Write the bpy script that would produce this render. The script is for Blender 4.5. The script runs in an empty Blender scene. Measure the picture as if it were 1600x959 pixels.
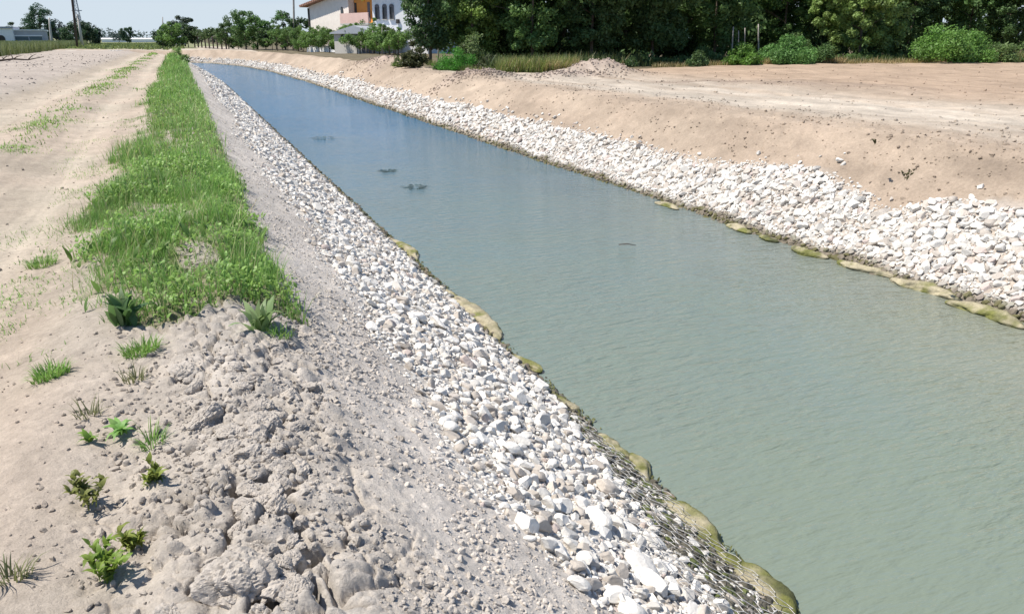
import bpy, bmesh, math
import numpy as np
from math import radians, sin, cos, pi, tan, atan2, sqrt

rng = np.random.default_rng(7)
scene = bpy.context.scene
COL = scene.collection

# ------------------------------------------------------------------ camera
F = 1250.0; CX, CY = 800.0, 479.5
PITCH = radians(18.55); YAW = radians(21.7); CAMZ = 1.6
cam_d = bpy.data.cameras.new('camera'); cam = bpy.data.objects.new('camera', cam_d); COL.objects.link(cam)
cam_d.sensor_width = 36; cam_d.lens = F/1600*36; cam_d.clip_start = .05; cam_d.clip_end = 20000
cam.location = (0, 0, CAMZ); cam.rotation_euler = (pi/2-PITCH, 0, -YAW)
scene.camera = cam

def ray(px, py):
    u = (px-CX)/F; v = (CY-py)/F
    dz = -sin(PITCH)+v*cos(PITCH); h = cos(PITCH)+v*sin(PITCH)
    return np.array([h*sin(YAW)+u*cos(YAW), h*cos(YAW)-u*sin(YAW), dz])
def at(px, py, z=0.0):
    d = ray(px, py); t = (z-CAMZ)/d[2]
    return np.array([d[0]*t, d[1]*t, z])
def atY(px, py, Y):
    d = ray(px, py); t = Y/d[1]
    return np.array([d[0]*t, Y, CAMZ+d[2]*t])
def project(P):
    x, y, z = P[..., 0], P[..., 1], P[..., 2]-CAMZ
    lat = x*cos(YAW)-y*sin(YAW); fh = x*sin(YAW)+y*cos(YAW)
    fw = fh*cos(PITCH)-z*sin(PITCH); up = fh*sin(PITCH)+z*cos(PITCH)
    fw_ = np.where(fw > .05, fw, .05)
    return CX+F*lat/fw_, CY-F*up/fw_, fw

# ------------------------------------------------------------------ noise
def h2(ix, iy, seed):
    n = (ix.astype(np.int64)*374761393+iy.astype(np.int64)*668265263+seed*2246822519) & 0xffffffff
    n = ((n ^ (n >> 13))*1274126177) & 0xffffffff
    n = ((n ^ (n >> 16))*2654435761) & 0xffffffff
    return (n ^ (n >> 15)).astype(np.float64)/4294967295.0
def vn(x, y, seed=0):
    x = np.asarray(x, float); y = np.asarray(y, float)
    ix = np.floor(x); iy = np.floor(y); fx = x-ix; fy = y-iy
    fx = fx*fx*fx*(fx*(fx*6-15)+10); fy = fy*fy*fy*(fy*(fy*6-15)+10)
    a = h2(ix, iy, seed); b = h2(ix+1, iy, seed); c = h2(ix, iy+1, seed); d = h2(ix+1, iy+1, seed)
    return (a*(1-fx)+b*fx)*(1-fy)+(c*(1-fx)+d*fx)*fy
def fbm(x, y, seed=0, o=4, g=.5):
    s = 0; a = 1; t = 0
    for i in range(o):
        s = s+a*(vn(x*2**i+17.3*i, y*2**i-9.1*i, seed+i)-.5)*2; t += a; a *= g
    return s/t                                   # about -1..1
def worley(x, y, seed=0):
    ix = np.floor(x); iy = np.floor(y); f1 = np.full(x.shape, 9.); f2 = np.full(x.shape, 9.); idr = np.zeros(x.shape)
    for dx in (-1, 0, 1):
        for dy in (-1, 0, 1):
            cx = ix+dx; cy = iy+dy
            px = cx+h2(cx, cy, seed); py = cy+h2(cx, cy, seed+7)
            d = np.sqrt((x-px)**2+(y-py)**2); m = d < f1
            f2 = np.where(m, f1, np.minimum(f2, d)); idr = np.where(m, h2(cx, cy, seed+13), idr); f1 = np.where(m, d, f1)
    return f1, f2, idr
def sst(a, b, x):
    t = np.clip((x-a)/(b-a), 0, 1); return t*t*(3-2*t)
def smin(a, b, k):
    h = np.clip(.5+.5*(b-a)/k, 0, 1); return b*(1-h)+a*h-k*h*(1-h)

# ------------------------------------------------------------------ canal shape
CL = np.array([(5.6, -3000), (5.6, 62), (5.1, 82), (3.6, 99), (.9, 111), (-4.5, 119), (-14, 125)], float)
WZ = -1.4
def patch_q(x, y):
    a = (x-18.4)*.57+(y-24.3)*-.82; b = (x-18.4)*.82+(y-24.3)*.57
    return np.exp(-((a/5.0)**2+(b/1.7)**2))
def canal_u(x, y):
    """distance across the canal, equal to x on the straight reach"""
    x = np.asarray(x, float); y = np.asarray(y, float)
    best = np.full(np.broadcast(x, y).shape, 1e9); sg = np.zeros(best.shape)
    for i in range(len(CL)-1):
        a = CL[i]; b = CL[i+1]; d = b-a; L2 = d@d
        t = np.clip(((x-a[0])*d[0]+(y-a[1])*d[1])/L2, 0, 1)
        dx = x-(a[0]+t*d[0]); dy = y-(a[1]+t*d[1]); D = np.hypot(dx, dy)
        s = np.sign(d[1]*dx-d[0]*dy); m = D < best
        best = np.where(m, D, best); sg = np.where(m, s, sg)
    return 5.6+best*sg
def Umax_right(y):
    return np.interp(y, [0, 6, 7.2, 8.2, 8.8, 9.4, 10.6, 13.4, 18, 30, 60, 118], [9.95, 10.0, 10.0, 9.75, 9.3, 9.6, 9.9, 9.5, 9.5, 9.5, 9.4, 9.4])
def Umin_left(y):
    return 1.12+.22*fbm(y*.55, y*0+3, 51, 3)+np.interp(y, [0, 2.2, 3, 4.5, 6, 9, 20, 60], [.12, .10, -.02, .08, .1, .0, .05, .1])

PITS = []
def height(x, y, fine=True):
    x = np.asarray(x, float); y = np.asarray(y, float)
    U = canal_u(x, y); r = np.hypot(x, y)
    wob = .05*fbm(x*.9, y*.9, 3, 3)
    z = wob*sst(200, 60, r)
    # track
    rd = sst(-5.2, -4.2, x)*(1-sst(-1.15, -.55, x))
    z = z-.10*rd
    for c, w, dpt in ((-1.65, .42, .05), (-3.7, .5, .055)):
        cc = c+.12*np.sin(y*.21)+.05*np.sin(y*.63+1)
        z = z-dpt*np.exp(-((x-cc)/w)**2)*sst(160, 110, y)
    z = z+.05*np.exp(-((x+2.65)/.5)**2)
    # rubble spoil left of the track
    z = z+(.10+.06*fbm(x*.5, y*.5, 31, 3))*sst(-4.6, -6.2, x)*sst(160, 100, y)
    # crest of the left bank
    z = z+.05*np.exp(-((U-.12)/.28)**2)
    # canal cross-section
    left = -(U-.36)*.596+.02*fbm(x*2.2, y*.7, 8, 3)
    right = WZ+.6*(U-8.47)+.07*fbm(x*.9, y*.55, 12, 3)+sst(9.3, 9.8, U)*.045*(np.abs(fbm(x*2.4, y*1.8, 14, 4))*2-.5)
    cut = np.where(U < 5.6, left, right)
    cut = np.maximum(cut, WZ-.9)
    m = np.where(y > 95, sst(-7, -2, x), 1.0)
    top = z+np.where(U > 5.6, .06+.10*sst(9.5, 12, U)*fbm(x*.22, y*.18, 21, 3), 0)
    zz = smin(top, cut, .16)+.04
    z = top*(1-m)+zz*m
    # right-hand field: heaps along the wood, shallow tracks
    for (cx, cy, rx, ry, hh) in HEAPS:
        q = ((x-cx)/rx)**2+((y-cy)/ry)**2
        z = z+hh*np.exp(-q*1.4)*(1+.35*fbm(x*2.1, y*2.1, 77, 3))
    fR = sst(10.8, 12.0, U)
    z = z+fR*(.018*fbm(x*1.7, y*1.7, 61, 4)+.03*fbm(x*.35, y*1.3, 62, 3))*sst(90, 40, r)
    # rough patch on the right field
    pr = patch_q(x, y)
    z = z+pr*.05*np.abs(fbm(x*2.6, y*2.6, 63, 3))
    if not fine: return z
    nf = sst(26, 9, r)
    n1 = r < 30
    if np.any(n1):
        X = x[n1]; Y = y[n1]; UU = U[n1]; N = nf[n1]; add = np.zeros(X.shape)
        crest = sst(-.58, -.12, UU)*(1-sst(.36, .75, UU))*sst(6.5, 4.6, Y)
        crest = np.clip(crest*(1.0+.8*fbm(X*1.6, Y*1.6, 90, 3)), 0, 1.2)
        wx = X+.03*fbm(X*9, Y*9, 4, 2); wy = Y+.03*fbm(X*9, Y*9, 5, 2)
        f1, f2, i1 = worley(wx/.21, wy/.21, 101)
        dome = np.clip(1-(f1/.62)**2, 0, 1)**.8
        add += crest*.032*dome*np.clip(i1*1.6-.35, 0, 1)
        add -= crest*.036*np.exp(-((f2-f1)/.075)**2)*sst(.35, .7, vn(X*3.1, Y*3.1, 9))
        f1, f2, i1 = worley(wx/.09, wy/.09, 131)
        dome = np.clip(1-(f1/.6)**2, 0, 1)**.8
        soft = .13+.87*crest
        add += soft*.03*dome*np.clip(i1*2-1, 0, 1)-crest*.022*np.exp(-((f2-f1)/.12)**2)*sst(.4, .7, vn(X*4.1+7, Y*4.1, 19))
        f1, f2, i1 = worley(wx/.042, wy/.042, 171)
        add += N*(.35+.65*crest)*.015*np.sqrt(np.clip(1-(f1/.6)**2, 0, 1))*np.clip(i1*1.8-.8, 0, 1)
        f1, f2, i1 = worley(wx/.19, wy/.15, 191); add += sst(9.5, 10.0, UU)*.05*np.clip(1-(f1/.6)**2, 0, 1)*np.clip(i1*2.2-1.2, 0, 1)*sst(12.5, 11, UU)
        for (a, b, r0, d0, th) in PITS:
            p1 = (X-a)*cos(th)+(Y-b)*sin(th); p2 = -(X-a)*sin(th)+(Y-b)*cos(th); add -= 2.2*d0*np.exp(-((p1/(r0*2.6))**2+(p2/(r0*1.4))**2)**2)
        onroad = sst(-1.0, -1.6, X)
        add *= (1-.75*onroad)
        add += .012*fbm(X*5, Y*5, 41, 4)*(1-.5*onroad)+onroad*sst(-4.8, -4.2, X)*.010*fbm(X*9, Y*.5, 42, 3)+sst(11.2, 12, UU)*.03*fbm(X*4, Y*.25, 43, 3)
        # run-off streaks down the banks
        sl = sst(.45, .8, UU)*(1-sst(10.7, 11.3, UU))
        add += sl*.010*fbm(X*1.5, Y*4.0, 45, 4)
        z = z.copy(); z[n1] += add*np.where(nf[n1] > 0, 1, 1)*sst(30, 22, r[n1])
    return z

HEAPS = []
for px, py, rx, ry, hh in ((935, 118, 1.9, 1.1, .62), (885, 122, 2.2, .8, .2), (735, 120, 1.5, .9, .2), (768, 121, .9, .6, .22), (612, 104, 1.6, 1.6, .55), (590, 100, 1.3, 1.3, .3)):
    p = at(px, py-2, .1); HEAPS.append((p[0], p[1], rx, ry, hh))

for px, py, r0, d0, th in ((345, 692, .016, .07, .9), (374, 690, .012, .06, 1.2), (425, 752, .022, .08, .4), (418, 708, .02, .06, 0), (462, 735, .02, .07, .3), (455, 768, .016, .06, 1), (362, 782, .02, .07, .8), (366, 838, .018, .07, 1.3), (394, 838, .02, .06, .2), (408, 872, .018, .07, .3), (452, 806, .02, .07, .2), (455, 896, .016, .06, .5),
                       (430, 935, .035, .09, .9), (482, 928, .018, .06, 1.2), (380, 620, .014, .05, .2), (440, 640, .016, .05, .4), (488, 860, .012, .05, 0), (320, 930, .016, .05, .3), (288, 592, .016, .04, 0), (300, 700, .012, .04, .2)):
    p_ = at(px, py, .05); PITS.append((p_[0], p_[1], r0, d0, th))
for q in range(46):
    py = rng.uniform(570, 955); p_ = at(rng.normal(435, 26), py, .05); PITS.append((p_[0], p_[1], rng.uniform(.006, .016), rng.uniform(.04, .08), rng.uniform(0, 3)))
# ------------------------------------------------------------------ mesh helpers
def tag(o, label=None, cat=None, group=None, kind=None):
    if label: o['label'] = label
    if cat: o['category'] = cat
    if group: o['group'] = group
    if kind: o['kind'] = kind
    return o
def mesh_obj(name, V, Fs, mat, parent=None, col=None, smooth=False, loc=None):
    """V (n,3); Fs = (m,k) array or list of such arrays"""
    if isinstance(Fs, np.ndarray): Fs = [Fs]
    Fs = [np.asarray(f, np.int32) for f in Fs if len(f)]
    V = np.asarray(V, np.float32)
    if loc is not None: V = V-np.asarray(loc, np.float32)
    me = bpy.data.meshes.new(name); me.vertices.add(len(V)); me.vertices.foreach_set('co', V.ravel())
    nl = sum(f.size for f in Fs); npy = sum(len(f) for f in Fs)
    me.loops.add(nl); me.polygons.add(npy)
    me.loops.foreach_set('vertex_index', np.concatenate([f.ravel() for f in Fs]))
    tot = np.concatenate([np.full(len(f), f.shape[1], np.int32) for f in Fs]); st = np.concatenate([[0], np.cumsum(tot)[:-1]]).astype(np.int32)
    me.polygons.foreach_set('loop_start', st)
    if smooth: me.polygons.foreach_set('use_smooth', np.ones(npy, bool))
    if col is not None:
        a = me.color_attributes.new('Col', 'FLOAT_COLOR', 'POINT')
        c = np.ones((len(V), 4), np.float32); c[:, :3] = np.broadcast_to(col, (len(V), 3)); a.data.foreach_set('color', c.ravel())
    me.update(calc_edges=True)
    if not smooth: pass
    me.materials.append(mat)
    o = bpy.data.objects.new(name, me); COL.objects.link(o)
    if loc is not None: o.location = tuple(float(v) for v in loc)
    if parent is not None: o.parent = parent
    if not smooth: me.shade_flat()
    return o
def empty(name, loc, rz=0):
    o = bpy.data.objects.new(name, None); COL.objects.link(o); o.location = tuple(float(v) for v in loc); o.rotation_euler = (0, 0, rz); o.empty_display_size = .3
    return o
class MB:
    def __init__(s): s.V = []; s.Q = []; s.T = []; s.n = 0
    def add(s, V, Q=None, T=None):
        V = np.asarray(V, float).reshape(-1, 3)
        if Q is not None and len(Q): s.Q.append(np.asarray(Q, int)+s.n)
        if T is not None and len(T): s.T.append(np.asarray(T, int)+s.n)
        s.V.append(V); s.n += len(V)
    def box(s, x0, x1, y0, y1, z0, z1):
        V = [(x, y, z) for z in (z0, z1) for y in (y0, y1) for x in (x0, x1)]
        s.add(V, [(0, 2, 3, 1), (4, 5, 7, 6), (0, 1, 5, 4), (2, 6, 7, 3), (0, 4, 6, 2), (1, 3, 7, 5)])
    def tube(s, P, R, k=8, cap=True):
        P = np.asarray(P, float); n = len(P); R = np.broadcast_to(R, (n,)); up = np.array([0.13, .21, 1.0])
        a = np.linspace(0, 2*pi, k, endpoint=False); VV = []
        for i in range(n):
            d = P[min(i+1, n-1)]-P[max(i-1, 0)]; d = d/(np.linalg.norm(d)+1e-9)
            u = np.cross(d, up if abs(d[2]) < .95 else np.array([1., .1, 0])); u /= np.linalg.norm(u)+1e-9; w = np.cross(d, u)
            VV.append(P[i]+R[i]*(np.outer(np.cos(a), u)+np.outer(np.sin(a), w)))
        Q = [(i*k+j, i*k+(j+1) % k, (i+1)*k+(j+1) % k, (i+1)*k+j) for i in range(n-1) for j in range(k)]
        V = np.concatenate(VV); T = []
        if cap:
            V = np.vstack([V, P[0], P[-1]]); c0 = n*k; c1 = n*k+1
            T = [(c0, (j+1) % k, j) for j in range(k)]+[(c1, (n-1)*k+j, (n-1)*k+(j+1) % k) for j in range(k)]
        s.add(V, Q, T)
    def prism(s, poly, off):
        """poly: list of 3D points in order; off: extrusion vector"""
        P = np.asarray(poly, float); n = len(P); o = np.asarray(off, float)
        V = np.vstack([P, P+o]); s.add(V, [(i, (i+1) % n, n+(i+1) % n, n+i) for i in range(n)])
        s.T.append(np.array([(0, i+1, i) for i in range(1, n-1)]+[(n, n+i, n+i+1) for i in range(1, n-1)])+s.n-2*n)
    def build(s, name, mat, parent=None, col=None, smooth=False, loc=None):
        F_ = []
        if s.Q: F_.append(np.concatenate(s.Q))
        if s.T: F_.append(np.concatenate(s.T))
        return mesh_obj(name, np.concatenate(s.V), F_, mat, parent, col, smooth, loc)

# ------------------------------------------------------------------ materials
def new_mat(name):
    m = bpy.data.materials.new(name); m.use_nodes = True; nt = m.node_tree; nt.nodes.clear()
    out = nt.nodes.new('ShaderNodeOutputMaterial'); return m, nt, out
def N(nt, t, **k):
    n = nt.nodes.new(t)
    for a, b in k.items():
        if a in n.inputs.keys() if hasattr(n.inputs, 'keys') else False: n.inputs[a].default_value = b
        else: setattr(n, a, b)
    return n
def noise(nt, scale, detail=4, rough=.55, vec=None, dist=0):
    n = nt.nodes.new('ShaderNodeTexNoise'); n.inputs['Scale'].default_value = scale; n.inputs['Detail'].default_value = detail
    n.inputs['Roughness'].default_value = rough; n.inputs['Distortion'].default_value = dist
    if vec is not None: nt.links.new(vec, n.inputs['Vector'])
    return n
def ramp(nt, src, a, b, ca, cb):
    r = nt.nodes.new('ShaderNodeMapRange'); r.inputs['From Min'].default_value = a; r.inputs['From Max'].default_value = b
    r.inputs['To Min'].default_value = ca; r.inputs['To Max'].default_value = cb; nt.links.new(src, r.inputs['Value']); return r.outputs['Result']
def mathn(nt, op, a, b):
    n = nt.nodes.new('ShaderNodeMath'); n.operation = op
    for i, v in enumerate((a, b)):
        if isinstance(v, (int, float)): n.inputs[i].default_value = v
        else: nt.links.new(v, n.inputs[i])
    return n.outputs[0]
def scale_col(nt, colsock, fac):
    n = nt.nodes.new('ShaderNodeVectorMath'); n.operation = 'SCALE'; nt.links.new(colsock, n.inputs[0])
    if isinstance(fac, (int, float)): n.inputs['Scale'].default_value = fac
    else: nt.links.new(fac, n.inputs['Scale'])
    return n.outputs[0]
def mat_attr(name, rough=.9, nscale=((6, .25), (40, .3)), bump=((60, .01), ), spec=.2, base=None, objspace=False, transl=0):
    """colour attribute (or base) times procedural variation, with bump"""
    m, nt, out = new_mat(name)
    geo = nt.nodes.new('ShaderNodeNewGeometry'); vec = geo.outputs['Position']
    if objspace:
        tc = nt.nodes.new('ShaderNodeTexCoord'); vec = tc.outputs['Object']
    if base is None:
        a = nt.nodes.new('ShaderNodeAttribute'); a.attribute_name = 'Col'; c = a.outputs['Color']
    else:
        r = nt.nodes.new('ShaderNodeRGB'); r.outputs[0].default_value = (*base, 1); c = r.outputs[0]
    for s, amt in nscale:
        nz = noise(nt, s, 5, .6, vec); c = scale_col(nt, c, ramp(nt, nz.outputs['Fac'], .3, .7, 1-amt, 1+amt))
    b = nt.nodes.new('ShaderNodeBsdfPrincipled'); nt.links.new(c, b.inputs['Base Color']); b.inputs['Roughness'].default_value = rough
    b.inputs['Specular IOR Level'].default_value = spec
    last = None
    for s, d in bump:
        nz = noise(nt, s, 6, .65, vec); bp = nt.nodes.new('ShaderNodeBump'); bp.inputs['Strength'].default_value = 1; bp.inputs['Distance'].default_value = d
        nt.links.new(nz.outputs['Fac'], bp.inputs['Height'])
        if last is not None: nt.links.new(last, bp.inputs['Normal'])
        last = bp.outputs['Normal']
    if last is not None: nt.links.new(last, b.inputs['Normal'])
    sh = b.outputs[0]
    if transl:
        t = nt.nodes.new('ShaderNodeBsdfTranslucent'); nt.links.new(scale_col(nt, c, 1.3), t.inputs['Color'])
        mx = nt.nodes.new('ShaderNodeMixShader'); mx.inputs[0].default_value = transl; nt.links.new(sh, mx.inputs[1]); nt.links.new(t.outputs[0], mx.inputs[2]); sh = mx.outputs[0]
    nt.links.new(sh, out.inputs['Surface']); return m

M_ground = mat_attr('soil', .95, ((.35, .07), (3.1, .09), (22, .14), (130, .14)), ((28, .010), (110, .005), (420, .002)), .1)
M_stone = mat_attr('rubble_stone', .85, ((9, .07), (55, .09)), ((45, .006), (220, .002)), .25)
M_clod = mat_attr('dry_earth', .95, ((14, .12), (90, .14)), ((40, .006), (160, .0025)), .1)
M_grass = mat_attr('grass_blade', .5, ((.9, .15),), (), .4, transl=.35)
M_leaf = mat_attr('leaf', .5, ((.6, .12),), (), .35, transl=.36)
M_bark = mat_attr('bark', .9, ((3, .2), (20, .25)), ((30, .02),), .2, base=(.16, .13, .10))
M_cloth = mat_attr('geotextile', .75, ((7, .2), (40, .2)), ((35, .012), (150, .004)), .35)
M_wire = mat_attr('galvanised_wire', .5, ((20, .15),), (), .5, base=(.72, .70, .66))
def flat(name, c, rough=.8, var=.06, s=1.5, bump=.004): return mat_attr(name, rough, ((s, var), (s*12, var)), ((25, bump),), .3, base=c)
M_cream = flat('cream_render', (.84, .76, .68)); M_white = flat('white_render', (.86, .86, .86)); M_pink = flat('pink_parapet', (.68, .48, .42))
M_orange = flat('orange_wall', (.80, .34, .08)); M_yellow = flat('yellow_wall', (.75, .50, .10)); M_tile = mat_attr('roof_tiles', .85, ((2, .15), (18, .2)), ((12, .03),), .2, base=(.34, .19, .14))
M_dark = flat('dark_frame', (.06, .055, .05)); M_pane = mat_attr('window_glass', .12, ((1, .1),), (), .6, base=(.03, .035, .04))
M_greyroof = flat('grey_roof', (.34, .36, .40)); M_shutter = flat('shutter', (.16, .15, .16)); M_grey = flat('grey_sheet', (.42, .43, .46)); M_band = flat('dark_glazing', (.10, .14, .15), .4)
M_wood = mat_attr('grey_wood', .9, ((4, .2), (30, .2)), ((40, .01),), .2, base=(.36, .33, .29)); M_conc = flat('concrete', (.50, .48, .44), .9)
M_darkwood = mat_attr('dark_wood', .9, ((4, .25), (30, .2)), ((40, .01),), .2, base=(.09, .07, .06))
M_carpaint = flat('white_car_paint', (.80, .80, .80), .3, .02); M_rubber = flat('rubber', (.03, .03, .03)); M_metal = flat('blue_grey_steel', (.32, .36, .42), .5)
M_stalk = mat_attr('stalk', .7, ((3, .2),), (), .2, base=(.30, .30, .16))

def water_mat():
    m, nt, out = new_mat('canal_water')
    geo = nt.nodes.new('ShaderNodeNewGeometry'); mp = nt.nodes.new('ShaderNodeMapping'); mp.inputs['Rotation'].default_value = (0, 0, radians(20)); mp.inputs['Scale'].default_value = (1.6, 5.5, 1)
    nt.links.new(geo.outputs['Position'], mp.inputs['Vector'])
    n1 = noise(nt, 1.9, 3, .5, mp.outputs[0], .3); n2 = noise(nt, 5.2, 2, .5, mp.outputs[0], .2)
    big = noise(nt, .35, 2, .5, geo.outputs['Position'])
    amp = ramp(nt, big.outputs['Fac'], .35, .65, .55, 1.25)
    hsum = mathn(nt, 'MULTIPLY', mathn(nt, 'ADD', n1.outputs['Fac'], mathn(nt, 'MULTIPLY', n2.outputs['Fac'], .35)), amp)
    bp = nt.nodes.new('ShaderNodeBump'); bp.inputs['Strength'].default_value = 1; bp.inputs['Distance'].default_value = .05; nt.links.new(hsum, bp.inputs['Height'])
    b = nt.nodes.new('ShaderNodeBsdfPrincipled')
    sep = nt.nodes.new('ShaderNodeSeparateXYZ'); nt.links.new(geo.outputs['Position'], sep.inputs[0])
    # base colour: browner towards the right-hand bank, greener in the middle
    mix = nt.nodes.new('ShaderNodeMix'); mix.data_type = 'RGBA'
    nzs = noise(nt, .5, 3, .5, geo.outputs['Position'])
    fac = mathn(nt, 'ADD', ramp(nt, sep.outputs['X'], 5.2, 8.6, 0, .9), ramp(nt, nzs.outputs['Fac'], .3, .7, -.15, .15))
    nt.links.new(fac, mix.inputs[0]); mix.inputs[6].default_value = (.185, .222, .175, 1); mix.inputs[7].default_value = (.25, .245, .17, 1)
    mix2 = nt.nodes.new('ShaderNodeMix'); mix2.data_type = 'RGBA'   # blue sky reflection of the far reach, painted into the base colour
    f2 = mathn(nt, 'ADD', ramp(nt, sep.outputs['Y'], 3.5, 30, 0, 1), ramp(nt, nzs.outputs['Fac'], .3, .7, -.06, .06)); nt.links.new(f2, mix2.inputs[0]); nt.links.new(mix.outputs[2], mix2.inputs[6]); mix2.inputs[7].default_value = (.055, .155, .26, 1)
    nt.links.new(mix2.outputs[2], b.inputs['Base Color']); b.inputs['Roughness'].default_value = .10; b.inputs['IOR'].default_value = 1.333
    nt.links.new(bp.outputs[0], b.inputs['Normal'])
    nt.links.new(b.outputs[0], out.inputs['Surface']); return m
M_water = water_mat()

# ------------------------------------------------------------------ ground sheet
def ring_grid():
    r = [.0, .4]; 
    while r[-1] < 7: r.append(r[-1]*1.0042+.0004)
    while r[-1] < 60: r.append(r[-1]*1.0068)
    while r[-1] < 230: r.append(r[-1]*1.012)
    while r[-1] < 9000: r.append(r[-1]*1.06)
    r = np.array(r)
    half = radians(38)
    a1 = np.arange(YAW-half, YAW+half, .0021); a2 = np.linspace(YAW+half, YAW-half+2*pi, 170, endpoint=False)
    return r, np.concatenate([a1, a2])
GR, GA = ring_grid()
R_, A_ = np.meshgrid(GR[1:], GA, indexing='ij'); GX = R_*np.sin(A_); GY = R_*np.cos(A_)
gx = np.concatenate([[0.], GX.ravel()]); gy = np.concatenate([[0.], GY.ravel()])
gz = height(gx, gy)
def lin(r, g, b):
    f = lambda c: (c/255/12.92 if c/255 <= .04045 else ((c/255+.055)/1.055)**2.4)
    return np.array([f(r), f(g), f(b)])
def soil_colour(x, y, z):
    U = canal_u(x, y); r = np.hypot(x, y)
    n1 = fbm(x*.6, y*.6, 201, 4); n2 = fbm(x*3, y*3, 202, 3)
    def mixc(c, d, w): return c*(1-w[..., None])+np.asarray(d)*w[..., None]
    c = np.broadcast_to(np.array([.40, .35, .295]), x.shape+(3,)).copy()
    # grey crest and slope
    w = sst(-.5, .1, U); c = mixc(c, (.43, .39, .345), w); c = mixc(c, (.56, .51, .455), sst(.3, .8, U))
    # sandy track
    w = sst(-5.2, -4.4, x)*(1-sst(-1.2, -.5, x))*sst(1.2, 5, y); c = mixc(c, (.375, .318, .252), w*.9)
    for cc, ww in ((-1.65, .38), (-3.7, .45)):
        q = cc+.12*np.sin(y*.21)+.05*np.sin(y*.63+1)
        c = mixc(c, (.46, .40, .32), np.exp(-((x-q)/(ww*.8))**2)*sst(3, 8, y))
    w = sst(-4.6, -5.6, x); c = mixc(c, (.385, .335, .29), w)
    c = mixc(c, (.42, .335, .27), sst(.0, .7, n1+.3)*sst(-.3, -.9, x)*.45*sst(-4.5, -3.5, x))
    # right side soils
    w = sst(5.6, 5.7, U); c = mixc(c, (.385, .31, .24), w)
    c = mixc(c, (.33, .26, .20), w*sst(.0, .6, fbm(x*.5, y*.25, 210, 4)+.15)*.7*(1-sst(10.8, 11.5, U)))
    f = sst(11.0, 12.5, U)
    tr = sst(11.3, 12.6, U)*(1-sst(15.5, 20, x+.8*fbm(y*.1, y*0, 230, 2)))*np.clip(.72+.75*fbm(x*1.3, y*.14, 231, 3), 0, 1)
    c = mixc(c, (.48, .425, .355), f*tr*.85)
    c = mixc(c, (.37, .275, .20), f*sst(17, 23, x)*.85)
    pr = patch_q(x, y)*sst(-.4, .3, fbm(x*.9, y*.9, 222, 3)+.15); c = mixc(c, (.25, .195, .155), f*pr*.85)
    for (cx, cy, rx, ry, hh) in HEAPS:
        q = ((x-cx)/rx)**2+((y-cy)/ry)**2; c = mixc(c, (.34, .27, .23), np.exp(-q*1.2)*.8)
    # gravel bed beneath the stones
    c = np.where((U < 5.6)[..., None], c, c); wl = sst(-.12, .1, U-Umin_left(y))*(1-sst(3.2, 3.4, U)); c = mixc(c, (.62, .58, .525), wl*(U < 5)*.8)
    wr = sst(.12, -.1, U-Umax_right(y))*sst(7.9, 8.1, U); c = mixc(c, (.43, .38, .33), wr*.8)
    c = mixc(c, (.13, .12, .09), sst(0, .15, U-np.interp(y, [1.5, 3, 4, 5.4, 7.5], [2.05, 2.08, 2.38, 2.62, 2.78]))*(U < 3)*sst(8.6, 7.0, y)*.9); c = mixc(c, (.16, .145, .10), sst(WZ+.14, WZ-.02, z)*(U > 1.5)*(U < 9.6))
    # soil below the verge grass, and fields far off
    gm = strip_mask(x, y); c = mixc(c, (.19, .18, .10), np.clip(gm*1.3, 0, 1)*.8)
    far = sst(128, 150, y)*(x < 3)+sst(150, 190, r)*(x >= 3); far = np.clip(far, 0, 1)
    c = mixc(c, (.20, .22, .11), far*.9)
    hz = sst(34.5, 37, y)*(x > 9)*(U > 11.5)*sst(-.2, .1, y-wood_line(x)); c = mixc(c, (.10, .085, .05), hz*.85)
    n3 = fbm(x*2.2, y*.5, 241, 4)*sst(9, 10.5, U)+fbm(x*7, y*.3, 242, 3)*.6*sst(-1.0, -1.4, x)*sst(-5, -4.4, x); n4 = fbm(x*7, y*7, 203, 3)*sst(60, 10, r); c = c*(1+.13*n1+.08*n2+.22*n3+.10*n4)[..., None]
    return c
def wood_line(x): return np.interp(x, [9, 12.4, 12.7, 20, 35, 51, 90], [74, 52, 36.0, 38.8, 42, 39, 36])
def strip_mask(x, y):
    """1 inside the grass verge on the crest"""
    e = .45*fbm(x*1.3, y*1.2, 301, 3)*sst(.3, -.4, x); e2 = .16*fbm(x*4, y*4, 302, 3)
    L = -.88+np.interp(y, [4.8, 5.3, 6.5, 8, 9, 10, 11.5, 13, 16, 19, 60], [.22, .15, .02, -.05, -.05, .25, .05, -.25, .2, .05, .0])+.16*fbm(y*.9, y*0, 303, 2)
    m = sst(L-.14, L+.12, x+e*.8+e2)*(1-sst(.36, .52, x+e2*.8+.05*e))
    front = 4.72+.12*np.sin(x*7)+.25*np.clip(x, -1, 0)*-1*.3
    m = m*sst(front-.05, front+.15, y)*sst(128, 118, y)
    bare = sst(.1, .35, fbm(x*2.3+4, y*1.3, 305, 3))*(x < .1)
    return m*(1-.8*bare)
gc = soil_colour(gx, gy, gz)
nA = len(GA); nR = len(GR)-1
ii, jj = np.meshgrid(np.arange(nR-1), np.arange(nA), indexing='ij'); j2 = (jj+1) % nA
Q = np.stack([1+ii*nA+jj, 1+ii*nA+j2, 1+(ii+1)*nA+j2, 1+(ii+1)*nA+jj], -1).reshape(-1, 4)
j = np.arange(nA); T = np.stack([np.zeros(nA, int), 1+(j+1) % nA, 1+j], -1)
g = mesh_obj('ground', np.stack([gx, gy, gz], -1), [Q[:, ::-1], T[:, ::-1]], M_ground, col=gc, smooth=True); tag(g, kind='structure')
g.data.flip_normals() if g.data.polygons[100].normal.z < 0 else None

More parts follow.
